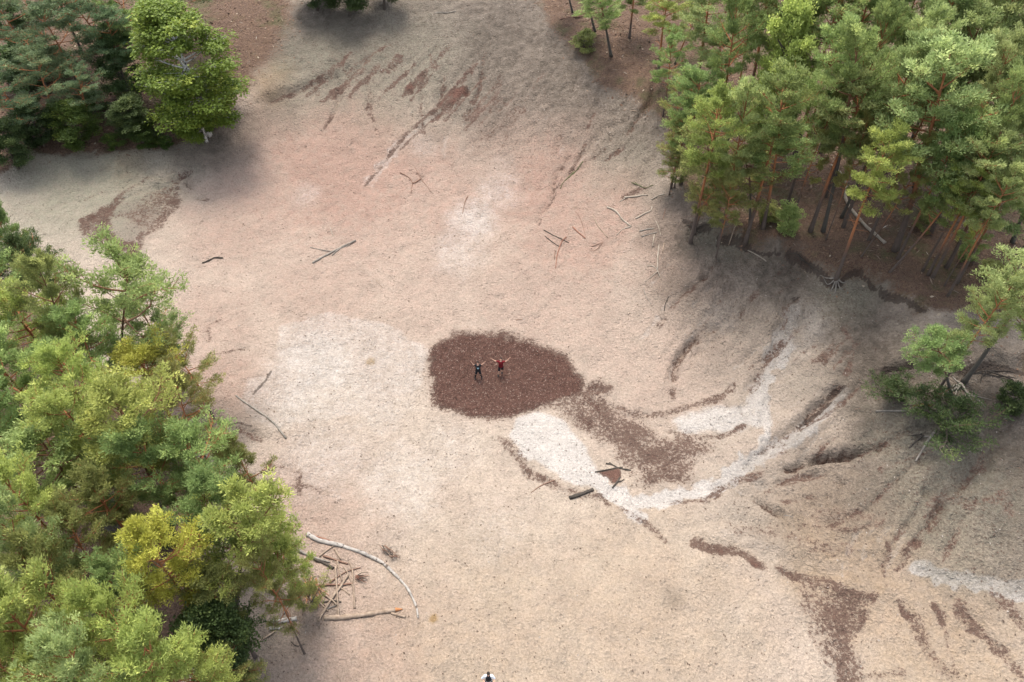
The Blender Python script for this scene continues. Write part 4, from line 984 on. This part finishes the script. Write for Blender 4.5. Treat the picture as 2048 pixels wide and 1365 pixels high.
# ------------------------------------------------------------------ people
def plain(name, c, rough=.8):
    g = NT(name); nz = g.noise(g.n('TexCoord').outputs['Object'], 14, 3, .6)
    g.l(g.mix(g.ramp(nz, .3, .7), tuple(x * .85 for x in c), tuple(min(1, x * 1.12) for x in c)), g.b.inputs['Base Color']); g.b.inputs['Roughness'].default_value = rough; return g.m
SKIN = plain('skin', (.40, .24, .17), .55); HAIR = plain('dark_hair', (.018, .013, .010), .6)
CLOTH = {'black': plain('black_cloth', (.012, .012, .014)), 'red': plain('dark_red_cloth', (.10, .007, .010)), 'white': plain('white_cloth', (.50, .52, .54)),
         'navy': plain('navy_cloth', (.022, .026, .045)), 'shoe': plain('black_shoe', (.015, .015, .015), .5), 'print': plain('pale_blue_print', (.26, .38, .42)), 'plastic': plain('grey_plastic', (.06, .06, .065), .4),
         'screen': plain('dark_screen', (.015, .02, .02), .2), 'eye': plain('eye', (.03, .02, .02), .3), 'lip': plain('lip', (.42, .17, .14), .5)}
V3 = lambda *a: Vector(a)
def capsule(bm, p0, p1, r0, r1, seg=12, flat0=False, flat1=False, sx=1.0):
    p0, p1 = Vector(p0), Vector(p1); ax = (p1 - p0); L = ax.length; q = ax.to_track_quat('Z', 'X').to_matrix()
    rings = []
    if not flat0: rings += [(-r0 * math.cos(a), r0 * math.sin(a)) for a in (.35, .8, 1.2)]
    rings += [(0, r0), (L, r1)]
    if not flat1: rings += [(L + r1 * math.cos(a), r1 * math.sin(a)) for a in (1.2, .8, .35)]
    vs = [[bm.verts.new(p0 + q @ Vector((math.cos(6.28318 * k / seg) * r * sx, math.sin(6.28318 * k / seg) * r, z))) for k in range(seg)] for z, r in rings]
    for a, b in zip(vs[:-1], vs[1:]):
        for k in range(seg): bm.faces.new((a[k], a[(k + 1) % seg], b[(k + 1) % seg], b[k]))
    bm.faces.new(vs[0][::-1]); bm.faces.new(vs[-1])
def loft(bm, rings, seg=20):
    """rings: (centre, rx, ry), stacked upwards"""
    vs = [[bm.verts.new(Vector(c) + Vector((math.cos(6.28318 * k / seg) * rx, math.sin(6.28318 * k / seg) * ry, 0))) for k in range(seg)] for c, rx, ry in rings]
    for a, b in zip(vs[:-1], vs[1:]):
        for k in range(seg): bm.faces.new((a[k], a[(k + 1) % seg], b[(k + 1) % seg], b[k]))
    bm.faces.new(vs[0][::-1]); bm.faces.new(vs[-1])
def ball(bm, c, r, sc=(1, 1, 1), rot=None):
    m = Matrix.Translation(Vector(c)) @ (rot.to_4x4() if rot else Matrix.Identity(4)) @ Matrix.Diagonal((r * sc[0], r * sc[1], r * sc[2], 1))
    bmesh.ops.create_uvsphere(bm, u_segments=14, v_segments=10, radius=1, matrix=m)
def fuse(name, bm, voxel, mat, parent, smooth_it=4):
    me = bpy.data.meshes.new(name); bm.to_mesh(me); bm.free()
    o = bpy.data.objects.new(name, me); COL.objects.link(o)
    r = o.modifiers.new('r', 'REMESH'); r.mode = 'VOXEL'; r.voxel_size = voxel; r.use_smooth_shade = True
    s = o.modifiers.new('s', 'SMOOTH'); s.iterations = smooth_it; s.factor = .5
    dg = bpy.context.evaluated_depsgraph_get(); dg.update()
    m2 = bpy.data.meshes.new_from_object(o.evaluated_get(dg)); bpy.data.objects.remove(o); bpy.data.meshes.remove(me)
    m2.name = name; m2.polygons.foreach_set('use_smooth', np.ones(len(m2.polygons), bool))
    m2.materials.clear(); return link(name, m2, parent, mat)
def hand(bm, wrist, d, palm_n, curl=.5):
    """palm, four fingers of unequal length and a side thumb; d points along the hand, palm_n out of the palm"""
    d = Vector(d).normalized(); n = Vector(palm_n); n = (n - d * n.dot(d)).normalized(); s = d.cross(n)
    w = Vector(wrist)
    for k in (-1.5, -.5, .5, 1.5): capsule(bm, w + d * .01 + s * k * .010, w + d * .085 + s * k * .019, .014, .012, 8)
    for k, l in ((-1.5, .058), (-.5, .074), (.5, .080), (1.5, .070)):
        b = w + d * .088 + s * k * .021; m = b + (d + n * curl * .3 + s * k * .05).normalized() * l * .55; e = m + (d * (1 - curl * .5) + n * curl).normalized() * l * .5
        capsule(bm, b, m, .010, .009, 8); capsule(bm, m, e, .009, .0075, 8)
    b = w + d * .03 + s * .026; m = b + (d * .6 + s * .8 + n * .2).normalized() * .042; e = m + (d * .9 + s * .35 + n * .3).normalized() * .034
    capsule(bm, b, m, .013, .011, 8); capsule(bm, m, e, .011, .008, 8)
def person(loc, yaw, label, hipL, hipR, kneeL, kneeR, ankL, ankR, elbL, elbR, wrL, wrR, shirt, shorts, sleeve, tilt=25, sleeve_len=.8, print_=False, dark_legs=False, palm=(0, -1, .2), hcurl=.35):
    root = empty('person', loc, label, 'person', 'people standing on the sand'); root.rotation_euler = (0, 0, yaw)
    shL, shR = V3(-.185, .01, 1.43), V3(.185, .01, 1.43)
    bm = bmesh.new()
    loft(bm, [((0, .0, .86), .135, .10), ((0, 0, .94), .165, .115), ((0, 0, 1.04), .148, .10), ((0, -.005, 1.16), .150, .105), ((0, -.01, 1.28), .172, .118), ((0, -.005, 1.38), .175, .105), ((0, .005, 1.45), .13, .08), ((0, .01, 1.49), .07, .062)])
    hd = Matrix.Rotation(R(-tilt), 3, 'X')           # head tipped back towards the sky
    nk = V3(0, .012, 1.46); hc = nk + hd @ V3(0, -.022, .185)
    capsule(bm, nk, nk + hd @ V3(0, 0, .12), .058, .055)
    ball(bm, hc + hd @ V3(0, .008, .015), .104, (.76, .95, 1.02), hd)
    ball(bm, hc + hd @ V3(0, -.018, -.055), .072, (.80, .92, .90), hd)
    capsule(bm, hc + hd @ V3(0, -.088, .012), hc + hd @ V3(0, -.112, -.024), .008, .014, 8)
    for s in (-1, 1): ball(bm, hc + hd @ V3(s * .080, .012, -.01), .026, (.4, .8, 1.1), hd)
    for sh, el, wr, s in ((shL, elbL, wrL, -1), (shR, elbR, wrR, 1)):
        el, wr = Vector(el), Vector(wr)
        capsule(bm, sh + V3(-s * .06, 0, 0), sh, .062, .060); capsule(bm, sh, el, .054, .040); capsule(bm, el, wr, .041, .027)
        hand(bm, wr, wr - el, palm, hcurl)
    for hp, kn, an in ((hipL, kneeL, ankL), (hipR, kneeR, ankR)):
        hp, kn, an = map(Vector, (hp, kn, an))
        capsule(bm, hp, kn, .086, .056); ca = kn.lerp(an, .3) + V3(0, .012, 0); capsule(bm, kn, ca, .054, .056); capsule(bm, ca, an, .056, .036)
        capsule(bm, an + V3(0, .03, -.04), an + V3(0, -.14, -.05), .036, .030)
    body = fuse('body', bm, .0085, SKIN, root, 2)
    bm = bmesh.new()                                     # hair cap
    ball(bm, hc + hd @ V3(0, .018, .026), .113, (.78, .95, 1.0), hd)
    cut_n = hd @ V3(0, -.75, -.55); bmesh.ops.bisect_plane(bm, geom=bm.verts[:] + bm.edges[:] + bm.faces[:], plane_co=hc + hd @ V3(0, -.045, .020), plane_no=cut_n, clear_outer=True)
    me = bpy.data.meshes.new('hair'); bm.to_mesh(me); bm.free(); h = link('hair', me, root, HAIR); so = h.modifiers.new('s', 'SOLIDIFY'); so.thickness = .012
    for s in (-1, 1):
        bm = bmesh.new(); ball(bm, hc + hd @ V3(s * .034, -.086, .018), .013, (1.1, .6, .6), hd); me = bpy.data.meshes.new('eye'); bm.to_mesh(me); bm.free(); link('eye', me, root, CLOTH['eye'])
    bm = bmesh.new(); ball(bm, hc + hd @ V3(0, -.084, -.060), .024, (1, .4, .32), hd); me = bpy.data.meshes.new('mouth'); bm.to_mesh(me); bm.free(); link('mouth', me, root, CLOTH['lip'])
    bm = bmesh.new()                                     # shirt
    loft(bm, [((0, 0, .87), .188, .138), ((0, 0, .95), .188, .138), ((0, 0, 1.06), .176, .126), ((0, -.005, 1.16), .178, .128), ((0, -.01, 1.28), .196, .138), ((0, -.005, 1.38), .198, .124), ((0, .005, 1.455), .145, .095), ((0, .008, 1.48), .085, .075)])
    if sleeve:
        for sh, el, s in ((shL, elbL, -1), (shR, elbR, 1)):
            el = Vector(el); capsule(bm, sh + V3(-s * .06, 0, 0), sh, .085, .080); capsule(bm, sh, sh.lerp(el, sleeve_len), .076, .070, 12, False, True)
    o = fuse('shirt', bm, .012, CLOTH[shirt], root, 3)
    if sleeve and sleeve != shirt:
        pass
    bm = bmesh.new()                                     # shorts
    loft(bm, [((0, 0, .80), .165, .125), ((0, 0, .88), .190, .140), ((0, 0, .97), .182, .134)])
    for hp, kn in ((hipL, kneeL), (hipR, kneeR)):
        hp, kn = Vector(hp), Vector(kn); capsule(bm, hp, hp.lerp(kn, .92), .108, .094, 14, False, True)
    fuse('shorts', bm, .013, CLOTH[shorts], root, 3)
    if dark_legs:                                        # dark socks up the shin
        for kn, an in ((kneeL, ankL), (kneeR, ankR)):
            kn, an = Vector(kn), Vector(an); bm = bmesh.new(); capsule(bm, kn.lerp(an, .08), an, .066, .046, 12, True, True); fuse('sock', bm, .012, CLOTH['black'], root, 2)
    for an in (ankL, ankR):
        an = Vector(an); bm = bmesh.new()
        capsule(bm, an + V3(0, .045, -.045), an + V3(0, -.06, -.05), .046, .050); capsule(bm, an + V3(0, -.06, -.052), an + V3(0, -.175, -.058), .050, .038); capsule(bm, an + V3(0, .03, -.03), an + V3(0, .01, .03), .050, .050, 12, False, True)
        fuse('shoe', bm, .010, CLOTH['shoe'], root, 2)
    if print_:                                           # pale wedge printed on the chest
        pts = [(-.085, 1.335), (-.04, 1.325), (0, 1.315), (.045, 1.325), (.085, 1.335), (.045, 1.25), (.005, 1.165), (-.045, 1.25)]
        bm = bmesh.new(); vs = [bm.verts.new((x, -.142 - .012 * (1 - (x / .09) ** 2) + .02 * (1.30 - z) * (z < 1.25), z)) for x, z in pts]
        bm.faces.new(vs); bmesh.ops.triangulate(bm, faces=bm.faces[:]); me = bpy.data.meshes.new('print'); bm.to_mesh(me); bm.free()
        p = link('chest_print', me, root, CLOTH['print']); sw = p.modifiers.new('s', 'SOLIDIFY'); sw.thickness = .012; sw.offset = -1
    return root
p = gpt(957, 756)
person(Vector(p) - V3(0, 0, 0), R(2), 'person in black shirt with pale print raising both bent arms on the leaf patch',
       (-.09,0,.90), (.09,0,.90), (-.17,-.03,.50), (.15,-.03,.50), (-.25,.02,.09), (.25,.02,.09),
       (-.36,-.02,1.60), (.36,-.02,1.60), (-.46,-.05,1.86), (.50,-.05,1.84), 'black', 'black', 'black', 22, .55, True, True)
p = gpt(1002, 749)
person(Vector(p), R(-4), 'person in dark red shirt and black shorts with arms spread high on the leaf patch',
       (-.09,0,.90), (.09,0,.90), (-.14,-.12,.50), (.10,.08,.50), (-.20,-.10,.09), (.06,.18,.10),
       (-.44,0,1.50), (.44,0,1.54), (-.66,-.02,1.72), (.66,-.02,1.92), 'red', 'black', 'red', 24, .62)
p = gpt(978, 1372)
q = person(Vector(p), R(0), 'person in white shirt with dark vest holding a drone controller at the bottom edge',
       (-.09,0,.90), (.09,0,.90), (-.10,-.02,.50), (.10,-.02,.50), (-.11,.02,.09), (.11,.02,.09),
       (-.33,-.02,1.17), (.31,-.04,1.18), (-.16,-.28,1.18), (.27,-.33,1.20), 'white', 'navy', 'white', 8, .97, palm=(0, 0, -1), hcurl=.7)
bm = bmesh.new()
loft(bm, [((0, -.012, .98), .172, .138), ((0, -.015, 1.12), .178, .140), ((0, -.018, 1.28), .176, .142), ((0, -.012, 1.38), .185, .132), ((.0, -.002, 1.45), .150, .108), ((.0, .004, 1.50), .095, .085)])
fuse('vest', bm, .012, CLOTH['black'], q, 3)
bm = bmesh.new()                                          # controller held in front of the chest
bmesh.ops.create_cube(bm, size=1, matrix=Matrix.Translation((.04, -.40, 1.20)) @ Matrix.Rotation(R(20), 4, 'X') @ Matrix.Diagonal((.20, .10, .035, 1)))
for s in (-.07, .15): capsule(bm, (s, -.43, 1.19), (s, -.34, 1.20), .026, .022)
bmesh.ops.bevel(bm, geom=bm.edges[:], offset=.004, segments=1, affect='EDGES')
me = bpy.data.meshes.new('remote_controller'); bm.to_mesh(me); bm.free()
ctl = link('remote_controller', me, None, CLOTH['plastic'], q.location.copy())
tag(ctl, 'dark drone controller held by the person at the bottom edge', 'controller')
bm = bmesh.new(); bmesh.ops.create_cube(bm, size=1, matrix=Matrix.Translation((.04, -.40, 1.262)) @ Matrix.Rotation(R(35), 4, 'X') @ Matrix.Diagonal((.15, .09, .010, 1)))
me = bpy.data.meshes.new('screen'); bm.to_mesh(me); bm.free(); link('screen', me, ctl, CLOTH['screen'])
for k in TREES: pass
